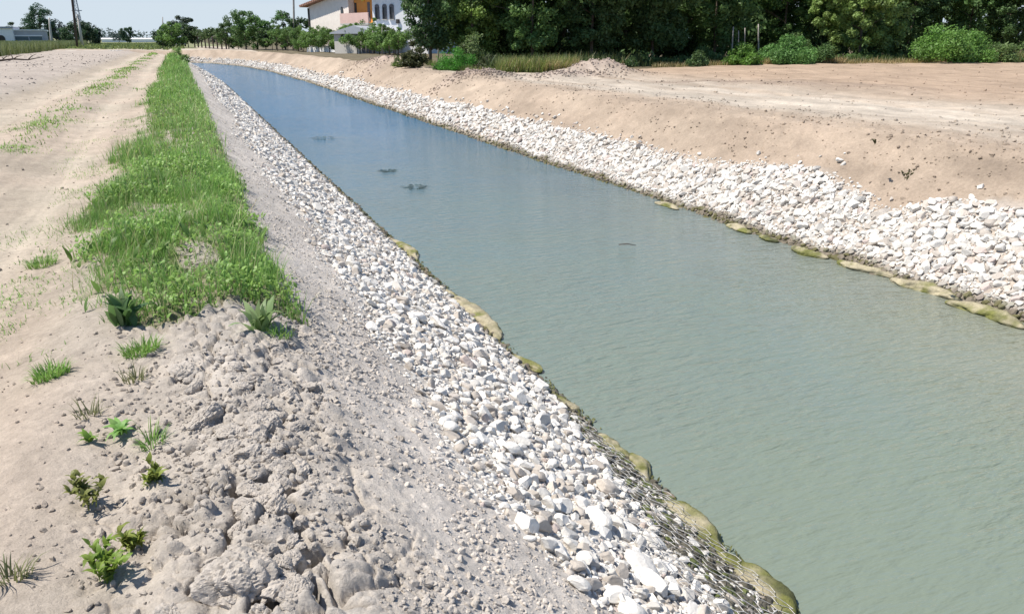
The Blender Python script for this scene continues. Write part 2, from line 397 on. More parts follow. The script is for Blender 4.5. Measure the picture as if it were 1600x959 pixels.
# ------------------------------------------------------------------ water
P = []
cl = [(5.6, -40)]+[(5.6, y) for y in np.arange(-20, 62, 6)]+[(float(np.interp(t, np.arange(5), CL[2:, 0])), float(np.interp(t, np.arange(5), CL[2:, 1]))) for t in np.linspace(0, 4, 24)]
cl = np.array(cl); V = []
for i in range(len(cl)):
    d = cl[min(i+1, len(cl)-1)]-cl[max(i-1, 0)]; d /= np.linalg.norm(d); n = np.array([d[1], -d[0]])
    for s in (-3.25, 3.25): V.append((*(cl[i]+n*s), WZ))
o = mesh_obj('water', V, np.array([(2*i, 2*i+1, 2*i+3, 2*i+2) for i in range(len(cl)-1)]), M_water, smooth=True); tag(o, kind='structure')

# ------------------------------------------------------------------ rocks
ICO = {}
for s in (1, 2, 3, 4, 5):
    bm = bmesh.new(); bmesh.ops.create_icosphere(bm, subdivisions=s, radius=1)
    ICO[s-1] = (np.array([v.co[:] for v in bm.verts]), np.array([[v.index for v in f.verts] for f in bm.faces])); bm.free()
def rand_rot(n, tilt=None):
    q = rng.normal(size=(n, 4))
    if tilt is not None:
        az = rng.uniform(0, 2*pi, n); t = rng.normal(0, tilt, n); ax = rng.uniform(0, 2*pi, n)
        # spin about z then tilt
        cz, sz = np.cos(az/2), np.sin(az/2); ct, st = np.cos(t/2), np.sin(t/2)
        q1 = np.stack([cz, 0*cz, 0*cz, sz], -1); q2 = np.stack([ct, st*np.cos(ax), st*np.sin(ax), 0*ct], -1)
        w1, x1, y1, z1 = q2.T; w2, x2, y2, z2 = q1.T
        q = np.stack([w1*w2-x1*x2-y1*y2-z1*z2, w1*x2+x1*w2+y1*z2-z1*y2, w1*y2-x1*z2+y1*w2+z1*x2, w1*z2+x1*y2-y1*x2+z1*w2], -1)
    q /= np.linalg.norm(q, axis=1, keepdims=True); w, x, y, z = q.T
    return np.stack([np.stack([1-2*(y*y+z*z), 2*(x*y-z*w), 2*(x*z+y*w)], -1), np.stack([2*(x*y+z*w), 1-2*(x*x+z*z), 2*(y*z-x*w)], -1), np.stack([2*(x*z-y*w), 2*(y*z+x*w), 1-2*(x*x+y*y)], -1)], 1)
def rocks(pos, size, lod, K=9, flat_=.7, tilt=.45, cut=(.55, .92), rough=0., slope=None):
    """vertices (n, V, 3) of irregular cut stones; size = mean diameter"""
    n = len(pos); B, Fc = ICO[lod]; v = np.broadcast_to(B, (n,)+B.shape).copy()
    for k in range(K):
        nn = rng.normal(size=(n, 3)); nn /= np.linalg.norm(nn, axis=1, keepdims=True); d = rng.uniform(cut[0], cut[1], n)
        s = np.einsum('nvk,nk->nv', v, nn)-d[:, None]; s = np.clip(s, 0, None)
        v -= s[..., None]*nn[:, None, :]
    if rough:
        off = rng.uniform(0, 50, n)[:, None]
        m = 1+rough*(fbm(B[None, :, 0]*2.5+off, B[None, :, 1]*2.5+B[None, :, 2]*3.1, 5, 3))
        v *= m[..., None]
    sc = np.stack([rng.uniform(.85, 1.3, n), rng.uniform(.7, 1.0, n), flat_*rng.uniform(.75, 1.15, n)], -1)
    v *= sc[:, None, :]*(size*.5*1.2)[:, None, None]
    v = np.einsum('nij,nvj->nvi', rand_rot(n, tilt), v)
    if slope is not None:                       # tip onto the slope: rotation about y
        c, s = np.cos(slope)[:, None], np.sin(slope)[:, None]
        v = np.stack([c*v[..., 0]+s*v[..., 2], v[..., 1], -s*v[..., 0]+c*v[..., 2]], -1)
    return v+pos[:, None, :], Fc
def rock_field(name, pos, size, cols, mat, kw, px_lods=(26, 9, 3.5), slope=None, single=None):
    """single: boolean mask of rocks returned as own objects; the rest is merged"""
    _, _, fw = project(pos); dist = np.linalg.norm(pos-np.array([0, 0, CAMZ]), axis=1); ppx = size/dist*F
    lod = np.where(ppx > px_lods[0], 3, np.where(ppx > px_lods[1], 2, np.where(ppx > px_lods[2], 1, 0)))
    VV = []; FF = []; CC = []; n0 = 0; own = []
    for L in (0, 1, 2, 3):
        idx = np.where(lod == L)[0]
        for s in range(0, len(idx), 4000):
            ids = idx[s:s+4000]
            v, Fc = rocks(pos[ids], size[ids], L, slope=None if slope is None else slope[ids], **kw)
            keep = np.ones(len(ids), bool)
            if single is not None:
                for a, i in enumerate(ids):
                    if single[i]: own.append((i, v[a], Fc)); keep[a] = False
            v = v[keep]; nv = v.shape[1]
            if len(v) == 0: continue
            FF.append((Fc[None]+(np.arange(len(v))*nv)[:, None, None]+n0).reshape(-1, 3)); VV.append(v.reshape(-1, 3)); CC.append(np.repeat(cols[ids][keep], nv, axis=0)); n0 += len(v)*nv
    o = mesh_obj(name, np.concatenate(VV), np.concatenate(FF), mat, col=np.concatenate(CC)) if VV else None
    return o, own

def slope_angle(U): return np.where(U < 5.6, math.atan(.596), -math.atan(.6))
# --- riprap on both banks
def bank_points():
    out = []
    def lay(u0, u1, y0, y1, sp, fine):
        nu = int((u1-u0)/sp); ny = int((y1-y0)/sp); u, y = np.meshgrid(np.arange(nu), np.arange(ny))
        u = u0+(u.ravel()+rng.uniform(0, 1, u.size))*sp; y = y0+(y.ravel()+rng.uniform(0, 1, y.size))*sp
        return u, y
    # left bank: stones from the soil down to the water
    for y0, y1, sp, s0, s1 in ((.8, 7, .060, .038, .105), (7, 14, .062, .04, .10), (14, 35, .085, .055, .13), (35, 122, .15, .10, .2)):
        u, y = lay(.75, 2.95, y0, y1, sp, 1); um = Umin_left(y)
        edge = u-um; dens = np.clip(sst(-.34, .35, edge), 0, 1); keep = rng.uniform(size=u.size) < np.where(edge > .35, .93, dens*.9)
        keep &= ~((edge < 0) & (rng.uniform(size=u.size) < .5))
        u = u[keep]; y = y[keep]; s = rng.uniform(0, 1, u.size)**1.9*(s1-s0)+s0; s[(u < Umin_left(y))] *= .7
        out.append((u, y, s, np.zeros(u.size)))
    for y0, y1, sp, s0, s1 in ((2.5, 22, .078, .075, .165), (22, 50, .115, .11, .2), (50, 122, .18, .15, .28)):
        u, y = lay(8.2, 10.9, y0, y1, sp, 1); um = Umax_right(y)+.22*fbm(y*.8, y*0+7, 66, 3)
        edge = um-u; keep = (rng.uniform(size=u.size) < np.where(edge > .05, .95, np.clip(sst(-.45, .05, edge), 0, 1)*.14))
        u = u[keep]; y = y[keep]; s = rng.uniform(0, 1, u.size)**1.5*(s1-s0)+s0; s[(Umax_right(y)-u) < .0] *= .75
        out.append((u, y, s, np.ones(u.size)))
    return [np.concatenate(k) for k in zip(*out)]
def u_to_xy(U, y):
    """walk along the canal: y is the chainage"""
    segL = np.hypot(*(CL[1:]-CL[:-1]).T); ch = np.concatenate([[-3000], -3000+np.cumsum(segL)])
    x = np.interp(y, ch, CL[:, 0]); yy = np.interp(y, ch, CL[:, 1])
    i = np.clip(np.searchsorted(ch, y, side='right')-1, 0, len(CL)-2); d = (CL[1:]-CL[:-1])/segL[:, None]
    nx = d[i, 1]; ny = -d[i, 0]
    return x+(U-5.6)*nx, yy+(U-5.6)*ny
bu, by, bs, side = bank_points()
big = (side == 0) & (by < 14) & (rng.uniform(size=bu.size) < .045) & (bu > Umin_left(by)+.15); bs[big] *= rng.uniform(1.3, 1.9, big.sum())
big = (side == 1) & (by < 40) & (rng.uniform(size=bu.size) < .05); bs[big] *= rng.uniform(1.2, 1.6, big.sum())
# fines between the near stones
fu, fy = rng.uniform(.9, 2.85, 44000), .8+19*rng.uniform(0, 1, 44000)**1.4; kf = rng.uniform(size=44000) < sst(-.2, .15, fu-Umin_left(fy)); fu, fy = fu[kf], fy[kf]
bu = np.concatenate([bu, fu]); by = np.concatenate([by, fy]); bs = np.concatenate([bs, rng.uniform(.014, .036, fu.size)]); side = np.concatenate([side, np.zeros(fu.size)])
fu, fy = rng.uniform(8.4, 9.9, 16000), 4+18*rng.uniform(0, 1, 16000); kf = rng.uniform(size=16000) < sst(-.2, .1, Umax_right(fy)-fu); fu, fy = fu[kf], fy[kf]
bu = np.concatenate([bu, fu]); by = np.concatenate([by, fy]); bs = np.concatenate([bs, rng.uniform(.03, .06, fu.size)]); side = np.concatenate([side, np.ones(fu.size)])
bs = np.where((side == 1) & (bu < 8.62), np.minimum(bs, .10), bs); bs = np.where((side == 0) & (bu > 2.6), np.minimum(bs, .085), bs)
netz = (side == 0) & (bu > np.interp(by, [1.5, 3, 4, 5.4, 7.5], [2.05, 2.08, 2.38, 2.62, 2.78])+.15*fbm(by*1.8, bu*0, 93, 2)) & (by < 7.6)
bs[netz] = np.clip(bs[netz], .04, .085)
bx, byy = u_to_xy(bu, by)
bz = height(bx, byy, fine=False)
pos = np.stack([bx, byy, bz+bs*np.where(netz, .05, rng.uniform(.05, .35, bs.size))], -1)
EXTRA = []                                             # the few large stones one can pick out
def pick(px, py, z, s, flat_, label): EXTRA.append((at(px, py, z), s, flat_, label))
n = len(bs); br = rng.uniform(.74, 1.1, n)
tint = np.where((side == 0)[:, None], np.array([.74, .71, .66]), np.array([.70, .67, .62]))*br[:, None]
dusty = rng.uniform(size=n) < .26; tint[dusty] = np.array([.54, .485, .425])*br[dusty][:, None]
pinkish = rng.uniform(size=n) < .03; tint[pinkish] = np.array([.52, .44, .40])
wet = sst(WZ+.11, WZ+.02, bz+.05*fbm(by*2, bu*2, 88, 2)); wetc = np.where(rng.uniform(size=n)[:, None] < .45, np.array([.13, .12, .055]), np.array([.20, .17, .13]))
tint = tint*(1-wet[:, None])+wetc*wet[:, None]
inn = netz & (rng.uniform(size=n) < .72); tint[inn] = np.array([.13, .12, .095])*br[inn][:, None]
inn = netz & (rng.uniform(size=n) < .18); tint[inn] = np.array([.12, .14, .05])
ok = (np.hypot(pos[:, 0], pos[:, 1]) > .9)
pos, bs2, tint, side, bu, by, wet, netz = [a[ok] for a in (pos, bs, tint, side, bu, by, wet, netz)]
bz2 = pos[:, 2]
# the 300 largest in view become stones of their own
ux, uy, fw = project(pos); vis = (ux > 3) & (ux < 1597) & (uy > 3) & (uy < 957) & (fw > .3) & (bz2 > WZ+.06) & ~netz
appar = np.where(vis, bs2/np.maximum(fw, .3), 0); lim = np.sort(appar)[-286]; single = appar >= lim
KW = dict(K=13, flat_=.66, tilt=.45, cut=(.42, .88), rough=.04)
st, own = rock_field('rubble_stones', pos, bs2, tint, M_stone, KW, slope=slope_angle(bu), single=single)
tag(st, 'countless small white and grey rubble stones lining both canal banks', 'stone', kind='stuff')
GRP = 'white rubble stones lining the canal banks'
for i, v, Fc in own:
    o = mesh_obj('rubble_stone', v, Fc, M_stone, col=np.broadcast_to(tint[i], (len(v), 3)), loc=pos[i])
    px_, py_ = ux[i], uy[i]
    if side[i] == 0:
        e = bu[i]-Umin_left(by[i])
        if e < .15: where = 'at the soil edge of the near bank'
        elif bu[i] > 1.95: where = 'low on the near bank beside the wire netting'
        else: where = 'amid the stone band of the near bank'
        size_w = 'large' if bs2[i] > .15 else ('medium' if bs2[i] > .1 else 'small')
        c = 'dusty' if tint[i][0] < .62 else 'white'
    else:
        where = 'on the far bank at the right edge of the photo' if px_ > 1400 else 'in the white stone band of the far bank'
        size_w = 'large' if bs2[i] > .2 else 'medium'; c = 'brownish' if tint[i][0] < .6 else 'white'
    tag(o, f'{size_w} {c} rubble stone {where}', 'stone', GRP)

# big recognisable stones near the lower edge
def big_stone(px, py, wpx, flat_, label, colr=(.71, .68, .63), seed=1, zoff=.02):
    global rng
    keep = rng; rng = np.random.default_rng(seed)
    D = None; P_ = at(px, py, -.8)
    for _ in range(6):
        z = float(height(np.array([P_[0]]), np.array([P_[1]]), False)[0]); P_ = at(px, py, z+.05)
    dist = np.linalg.norm(P_-np.array([0, 0, CAMZ])); s = wpx/F*dist*.8
    P_[2] = z+zoff+s*.12
    v, Fc = rocks(P_[None], np.array([s]), 3, K=11, flat_=flat_, tilt=.25, cut=(.55, .9), rough=.06, slope=slope_angle(np.array([P_[0]])))
    o = mesh_obj('rubble_stone', v[0], Fc, M_stone, col=np.broadcast_to(colr, (v.shape[1], 3)), loc=P_); tag(o, label, 'stone', GRP); rng = keep
big_stone(932, 806, 50, .75, 'rounded pale boulder alone above the wire netting, largest on the near bank', seed=3)
big_stone(1000, 880, 62, .5, 'long flat white slab of stone beside the wire netting', seed=5)
big_stone(1022, 905, 50, .55, 'white stone pointing down to the water next to the flat slab', seed=15)
big_stone(872, 850, 44, .6, 'white angular stone at the left edge of the lower rubble', seed=6)
big_stone(800, 698, 40, .6, 'white stone with a dark gap beneath it in the middle of the rubble', seed=7)
big_stone(965, 925, 46, .6, 'smooth white stone near the bottom edge of the rubble', seed=8)
big_stone(985, 822, 32, .7, 'white stone half under the wire netting', seed=9)
big_stone(905, 905, 40, .5, 'broad white stone low in the rubble near the bottom edge', seed=10)
big_stone(985, 948, 60, .5, 'white stone cut by the bottom edge of the photo', seed=12)
big_stone(1130, 940, 34, .7, 'single white stone caught under the wire netting by the mossy roll', seed=13)

# ------------------------------------------------------------------ wire netting
def netting():
    s = .050; dx = s*sqrt(3); pts = {}; edges = set()
    def key(p): return (round(p[0]*500), round(p[1]*500))
    for r in range(-4, 140):
        for c in range(-3, 18):
            cx = (c*dx+(r % 2)*dx/2)*1.35; cy = r*s*1.5
            u = 2.02+cx; y = 1.5+cy
            lo = float(np.interp(y, [1.5, 3, 4, 5.4, 6], [1.95, 1.98, 2.3, 2.6, 2.75]))+.18*float(fbm(np.array([y*1.6]), np.array([2.]), 9, 2)[0])
            if u < lo or u > 2.66+.05*sin(y*2.3) or y > 6.0 or y < 1.55: continue
            vs = []
            for k in range(6):
                a = pi/6+k*pi/3; p = (u+1.35*s*cos(a), y+s*sin(a)); kk = key(p)
                if kk not in pts: pts[kk] = p
                vs.append(kk)
            for k in range(6):
                e = tuple(sorted((vs[k], vs[(k+1) % 6]))); edges.add(e)
    ks = list(pts); P2 = np.array([pts[k] for k in ks]); ix = {k: i for i, k in enumerate(ks)}
    P2 = P2+np.stack([.012*fbm(P2[:, 0]*6, P2[:, 1]*6, 1, 2), .016*fbm(P2[:, 0]*6, P2[:, 1]*6, 2, 2)], -1)
    z = height(P2[:, 0], P2[:, 1], False)+.066+.03*fbm(P2[:, 0]*5, P2[:, 1]*5, 3, 3)
    P3 = np.column_stack([P2, z]); mb = MB()
    for a, b in edges: mb.tube([P3[ix[a]], P3[ix[b]]], .0021, 3, False)
    pass
    return mb.build('wire_netting', M_wire, smooth=True)
tag(netting(), 'hexagonal galvanised wire netting stretched over dark wet stones beside the water', 'wire netting')

# ------------------------------------------------------------------ geotextile rolls
def roll(p0, p1, rad, label, k=0, z=WZ+.02, sd=1, name='fabric_roll', grp='algae covered fabric rolls at the water line'):
    rad *= .92 if sd < 20 else .68; a = at(*p0, z); b = at(*p1, z); L = np.linalg.norm(b-a); n = 70; m = 28
    t = np.linspace(0, 1, n); d = (b-a)/L; side_ = np.array([d[1], -d[0], 0])
    Pc = a+(b-a)*t[:, None]+side_*(.05*rad/.1*np.sin(t*3.1*pi/1.7+sd))[:, None]
    R0 = rad*(np.sin(np.clip(t, .0, 1)*pi)**.38)*(1+.18*fbm(t*4, t*0+sd, sd, 3))
    ang = np.linspace(0, 2*pi, m, endpoint=False); V = []
    for i in range(n):
        rr = R0[i]*(1+.10*np.sin(ang*5+6*fbm(np.array([t[i]*L*3]), np.array([sd*1.]), 44, 2)[0])+.30*fbm(np.cos(ang)*1.2+t[i]*L*7, np.sin(ang)*1.2+sd, 40+sd, 3)+.12*fbm(np.cos(ang)*3+t[i]*L*18, np.sin(ang)*3, 41+sd, 3))
        V.append(Pc[i]+np.outer(np.cos(ang)*rr*1.15, side_)+np.outer(np.sin(ang)*rr*.72, (0, 0, 1)))
    V = np.concatenate(V); Qs = np.array([(i*m+j, i*m+(j+1) % m, (i+1)*m+(j+1) % m, (i+1)*m+j) for i in range(n-1) for j in range(m)])
    hgt = (V[:, 2]-WZ)/rad; nz = fbm(V[:, 0]*5+sd, V[:, 1]*5, 60+sd, 4)
    olive = np.array([.16, .165, .045]); tan_ = np.array([.38, .335, .225]); dk = np.array([.055, .06, .035])
    w = sst(-.15, .45, hgt*.35+nz*1.0-.08+k); c = olive*(1-w[:, None])+tan_*w[:, None]
    w = sst(.15, .5, fbm(V[:, 0]*4-3, V[:, 1]*4+sd, 71, 3)+.05)*sst(.35, -.2, k); c = c*(1-w[:, None]*.8)+dk*w[:, None]*.8
    o = mesh_obj(name, V, Qs, M_cloth, col=c, smooth=True, loc=a); tag(o, label, 'fabric roll', grp)
LR = [((1122, 862), (1235, 985), .125, 'olive and tan fabric roll in the water at the bottom edge', .0), ((1015, 778), (1140, 885), .115, 'long dark and mossy fabric roll in front of the wire netting', -.22),
      ((985, 708), (1018, 768), .06, 'thin dark fabric fold between two mossy rolls', -.2), ((928, 682), (982, 716), .08, 'green mossy fabric lump at the top of the wire netting', -.1),
      ((852, 612), (898, 642), .07, 'short green and tan fabric lump, third mossy piece below the long tan roll', -.05), ((800, 556), (842, 582), .065, 'small bright green mossy lump just below the long tan roll', -.25),
      ((688, 448), (782, 530), .10, 'long tan fabric roll with green end, first big one along the near bank', .25), ((612, 374), (655, 408), .085, 'tan fabric lump farthest along the near bank', .2)]
for i, (a, b, r, l, k) in enumerate(LR): roll(a, b, r, l, k, sd=i+1)
RR = [((1025, 316), (1062, 327), .09, 'tiny tan fabric lump farthest along the opposite bank', .3), ((1135, 351), (1175, 364), .11, 'small olive fabric lump below the white stones of the opposite bank', 0),
      ((1185, 369), (1215, 378), .09, 'small dark brown fabric lump at the opposite water line', -.1), ((1235, 386), (1290, 404), .12, 'brown and olive fabric lump in the middle of the opposite water line', .05),
      ((1308, 408), (1395, 434), .12, 'wrinkled olive fabric roll at the opposite water line', .0), ((1395, 435), (1500, 470), .13, 'long pale tan fabric roll at the opposite water line', .3), ((1482, 470), (1605, 512), .14, 'tan fabric roll with green end at the right edge of the photo', .15)]
for i, (a, b, r, l, k) in enumerate(RR): roll(a, b, r, l, k, sd=i+21, grp='algae covered fabric rolls at the water line')

al = []
for U0, U1, y0, y1, n in ((2.66, 2.82, 1.6, 24, 3000), (8.36, 8.52, 5, 40, 2600)):
    x = rng.uniform(U0, U1, n); y = y0+(y1-y0)*rng.uniform(0, 1, n)**1.6; k_ = rng.uniform(size=n) < np.clip(.4+fbm(y*1.7, x*0+U0, 95, 3)*1.8, 0, 1); x, y = x[k_], y[k_]; m_ = len(x)
    al.append((np.stack([x, y, np.full(m_, WZ+.003)], -1), m_))
AL = al
# ------------------------------------------------------------------ loose earth: crumbs and clods
def crumbs():
    P_ = []; S_ = []
    def add(n, x0, x1, y0, y1, s0, s1, dens, p=2.2):
        x = rng.uniform(x0, x1, n); y = y0+(y1-y0)*rng.uniform(0, 1, n)**1.4; keep = rng.uniform(size=n) < dens(x, y)
        x = x[keep]; y = y[keep]; s = s0+(s1-s0)*rng.uniform(0, 1, x.size)**p; P_.append(np.stack([x, y], -1)); S_.append(s)
    cl_ = lambda x, y: np.clip(.25+1.3*fbm(x*1.5, y*1.5, 400, 3)+.3, .05, 1)
    add(9000, -.7, 1.0, 1.3, 6, .006, .034, lambda x, y: cl_(x, y)*sst(-.75, -.1, x))
    add(24000, -.2, 1.4, 1.3, 12, .005, .017, cl_)
    add(3500, -2.2, 0, 1.3, 8, .006, .022, lambda x, y: cl_(x, y)*.6)
    add(9000, .4, 1.5, 5, 40, .010, .030, cl_)
    add(3500, -4.6, -.8, 6, 40, .015, .05, lambda x, y: cl_(x, y)*.35*(1-.6*np.exp(-((x+1.65)/.4)**2)))
    add(6000, -16, -4.6, 12, 90, .03, .14, lambda x, y: cl_(x, y)*.6, 3)
    add(9000, 9.6, 13, 5, 60, .02, .07, lambda x, y: cl_(x, y)*.7*sst(0, .1, x-Umax_right(y)), 2.6)
    add(6000, 12, 45, 8, 37, .03, .10, lambda x, y: cl_(x, y)*.35+.9*patch_q(x, y), 3)
    for (cx, cy, rx, ry, hh) in HEAPS:
        k = 260; x = rng.normal(cx, rx*.7, k); y = rng.normal(cy-.2, ry*.6, k); P_.append(np.stack([x, y], -1)); S_.append(rng.uniform(.04, .13, k))
    return np.concatenate(P_), np.concatenate(S_)
cp, cs = crumbs()
cz = height(cp[:, 0], cp[:, 1]); ccol = soil_colour(cp[:, 0], cp[:, 1], cz)*rng.uniform(.86, 1.06, len(cs))[:, None]; ccol *= (1-.35*patch_q(cp[:, 0], cp[:, 1]))[:, None]
r_ = np.hypot(cp[:, 0], cp[:, 1]) > 1.0
cp, cs, cz, ccol = cp[r_], cs[r_], cz[r_], ccol[r_]
o, _ = rock_field('earth_crumbs', np.column_stack([cp, cz+cs*.12]), cs, ccol, M_clod, dict(K=8, flat_=.8, tilt=.6, cut=(.45, .9), rough=.16), px_lods=(999, 14, 5))
tag(o, 'loose crumbs of dry earth scattered over the banks and fields', 'earth', kind='stuff')
def ground_point(px, py):
    z = 0.
    for _ in range(12):
        P_ = at(px, py, z); z = float(height(np.array([P_[0]]), np.array([P_[1]]), False)[0])
    return at(px, py, z)
CG = 'clods of dry earth on the crest of the bank'
def clod(px, py, wpx, label, flat_=.7, sd=1, c=(.46, .415, .365), sink=.1):
    global rng
    keep = rng; rng = np.random.default_rng(sd+500); P_ = ground_point(px, py); dist = np.linalg.norm(P_-np.array([0, 0, CAMZ])); s = wpx/F*dist*(.72 if sd < 900 else .85)
    P_[2] += s*sink
    v, Fc = rocks(P_[None], np.array([s]), 4 if sd < 900 else 3, K=7, flat_=flat_, tilt=.35, cut=(.6, .95), rough=.22)
    q_ = (v[0]-P_)/s; nn = q_/(np.linalg.norm(q_, axis=1, keepdims=True)+1e-6); f1, f2, ii_ = worley((q_[:, 0]+q_[:, 2]*.7)*7+sd, (q_[:, 1]-q_[:, 2]*.6)*7, sd)
    v = v+(nn*((.055*np.clip(1-(f1/.7)**2, 0, 1)*ii_-.04*np.exp(-((f2-f1)/.12)**2))+.03*fbm(q_[:, 0]*14+q_[:, 2]*9, q_[:, 1]*14, sd, 3))[:, None]*s)[None]
    o = mesh_obj('earth_clod', v[0], Fc, M_clod, col=np.broadcast_to(c, (v.shape[1], 3)), smooth=False, loc=P_); tag(o, label, 'earth clod', CG); rng = keep
CLODS = [(372, 915, 105, 'biggest crumbling clod of grey earth at the bottom edge with a deep shadow', .8), (462, 928, 62, 'pale rounded clod right of the biggest clod at the bottom edge', .8), (438, 884, 40, 'smooth light clod just above the biggest clod', .8),
         (320, 662, 62, 'long pale slab of earth tilted above a dark crack', .55), (362, 680, 50, 'tilted pale slab of earth, second along the dark cracks', .55), (410, 668, 62, 'broad pale clod at the head of the crest', .6),
         (432, 705, 36, 'small grey clod on the shoulder of the slope', .8), (440, 735, 42, 'upright pale clod beside two dark holes', .9), (432, 795, 42, 'pale egg shaped clod with a dark shadow on its right', .8),
         (372, 830, 36, 'grey clod between two small black hollows', .8), (288, 582, 46, 'dark rough clod standing alone below the grass verge', .55), (408, 640, 44, 'crumbly grey clod just below the dock plant', .7),
         (445, 760, 30, 'small pale clod above the egg shaped clod', .8), (390, 860, 34, 'pale clod left of the light smooth clod', .7), (300, 905, 40, 'flat grey clod near the tall green sprig', .5),
         (330, 790, 32, 'low grey clod in the middle of the crest', .5), (395, 598, 34, 'light clod right below the verge grass', .6), (290, 850, 30, 'low clod above the tall green sprig', .5), (345, 740, 38, 'low broad clod left of the black hollows', .5),
         (490, 855, 22, 'small round clod alone on the soil slope near the bottom', .8), (626, 688, 18, 'tiny dark clod alone on the middle of the soil slope', .8), (497, 625, 22, 'little clod at the top of the soil slope', .8), (270, 965, 60, 'pale clod cut by the bottom edge left of the biggest clod', .6)]
for i, (px, py, w, l, f) in enumerate(CLODS): clod(px, py, w, l, f, i)
# anonymous clods along the crest
k = 0
while k < 60:
    py = rng.uniform(600, 955); px = rng.normal(395, 38); w = rng.uniform(22, 46)*(.5+.5*py/900); clod(px, py, w, 'grey lump of dry earth in the crumbling ridge along the crest', rng.uniform(.5, .85), 2000+k, c=np.array((.455, .41, .36))*rng.uniform(.94, 1.06), sink=.02); k += 1
k = 0
while k < 130:
    px = rng.normal(400, 62); py = rng.uniform(545, 955); w = rng.uniform(9, 26)
    if not (200 < px < 540): continue
    w *= .6+.4*(py/700); clod(px, py, w, ('small' if w < 16 else 'fist sized')+' grey clod among many on the crest of the near bank', rng.uniform(.5, .85), 1000+k, c=np.array((.455, .41, .36))*rng.uniform(.92, 1.08)); k += 1

# ------------------------------------------------------------------ blades
def blades(base, L, az, lean, width, seg=3, kind='grass', colr=None, droop=1.0, fold=0):
    """n curved blades; returns V, Q, C"""
    n = len(base); t = np.linspace(0, 1, seg+1); d = np.stack([np.cos(az), np.sin(az), 0*az], -1); sd = np.stack([-np.sin(az), np.cos(az), 0*az], -1)
    tw = rng.uniform(-.7, .7, n); sd = sd*np.cos(tw)[:, None]+d*np.sin(tw)[:, None]
    if kind == 'grass': w = (1-t)**.6*.9+.04
    else: w = np.sin(pi*np.clip(t, .03, .985)**.75)
    V = np.zeros((n, seg+1, 2, 3))
    for i, tt in enumerate(t):
        out = lean*(tt*.35+.65*tt**2*droop); up = np.sqrt(np.clip(1-(lean*tt*.85)**2, .05, 1))*tt
        up = up-np.clip(lean-.7, 0, 1)*tt**2*.5*droop
        c = base+d*(out*L)[:, None]+np.array([0, 0, 1.])*(up*L)[:, None]; hw = (w[i]*width*.5)[:, None]*sd
        V[:, i, 0] = c-hw; V[:, i, 1] = c+hw
        if fold: V[:, i, :, 2] += fold*(w[i]*width*.5)[:, None]
    V = V.reshape(-1, 3); q = np.array([(2*i, 2*i+1, 2*i+3, 2*i+2) for i in range(seg)])
    Qs = (q[None]+(np.arange(n)*(seg+1)*2)[:, None, None]).reshape(-1, 4)
    C = np.repeat(colr, (seg+1)*2, axis=0)
    return V, Qs, C
def join(parts):
    n = 0; V = []; Qs = []; C = []
    for v, q, c in parts: V.append(v); Qs.append(q+n); C.append(c); n += len(v)
    return np.concatenate(V), np.concatenate(Qs), np.concatenate(C)
GREEN = np.array([.19, .37, .085])
def green(n, base=GREEN, v=.3, yel=.25):
    c = base*(rng.uniform(1-v, 1+v, n))[:, None]; y = rng.uniform(0, yel, n)[:, None]
    return c*(1-y)+np.array([.26, .27, .06])*y
def scatter_grass(n, x0, x1, y0, y1, mask, hf, wf, lean=(.15, .75), base=GREEN, p=1.0, strawfrac=.06):
    x = rng.uniform(x0, x1, n); y = y0+(y1-y0)*rng.uniform(0, 1, n)**p
    k = rng.uniform(size=n) < mask(x, y); x, y = x[k], y[k]; z = height(x, y); n = len(x)
    c = green(n, base); st_ = rng.uniform(size=n) < strawfrac; c[st_] = np.array([.42, .38, .2])
    c *= (1+.25*fbm(x*1.3, y*1.3, 500, 2))[:, None]
    L = hf(x, y)*rng.uniform(.5, 1.25, n)
    return blades(np.stack([x, y, z-.01], -1), L, rng.uniform(0, 2*pi, n), rng.uniform(*lean, n), wf(x, y), 3, 'grass', c)
def leafy(n, x0, x1, y0, y1, mask, L0, L1, ratio, base, p=1.0, up=(.0, .14), lean=(.5, 1.1)):
    x = rng.uniform(x0, x1, n); y = y0+(y1-y0)*rng.uniform(0, 1, n)**p; k = rng.uniform(size=n) < mask(x, y); x, y = x[k], y[k]; n = len(x)
    z = height(x, y)+rng.uniform(*up, n); L = rng.uniform(L0, L1, n)*(1+y*.01)
    return blades(np.stack([x, y, z], -1), L, rng.uniform(0, 2*pi, n), rng.uniform(*lean, n), L*ratio, 4, 'leaf', green(n, base, .25, .2))
hf = lambda x, y: .045+.13*np.clip(fbm(x*2.6, y*2.2, 510, 3)*1.5+.5, 0, 1.5)+.0006*y
lush = lambda x, y: strip_mask(x, y)
parts = []
parts.append(scatter_grass(46000, -1.9, .6, 4.5, 10, lush, hf, lambda x, y: rng.uniform(.0035, .008, x.size)))
parts.append(scatter_grass(26000, -1.7, .6, 9, 24, lush, lambda x, y: hf(x, y)*1.1, lambda x, y: rng.uniform(.006, .013, x.size), p=1.3))
parts.append(scatter_grass(16000, -1.6, .6, 22, 60, lush, lambda x, y: hf(x, y)*1.3, lambda x, y: rng.uniform(.014, .03, x.size), p=1.3))
parts.append(scatter_grass(9000, -1.6, .6, 55, 125, lush, lambda x, y: hf(x, y)*1.6, lambda x, y: rng.uniform(.04, .08, x.size)))
weedy = lambda x, y: strip_mask(x, y)*np.clip(.35+fbm(x*2.2, y*2.2, 520, 2)*2.2, 0, 1)
parts.append(leafy(26000, -1.6, .55, 4.6, 11, weedy, .018, .045, .6, np.array([.24, .40, .10]), up=(.01, .16)))
parts.append(leafy(16000, -1.6, .55, 11, 30, weedy, .02, .055, .5, np.array([.24, .39, .10]), up=(.02, .2)))
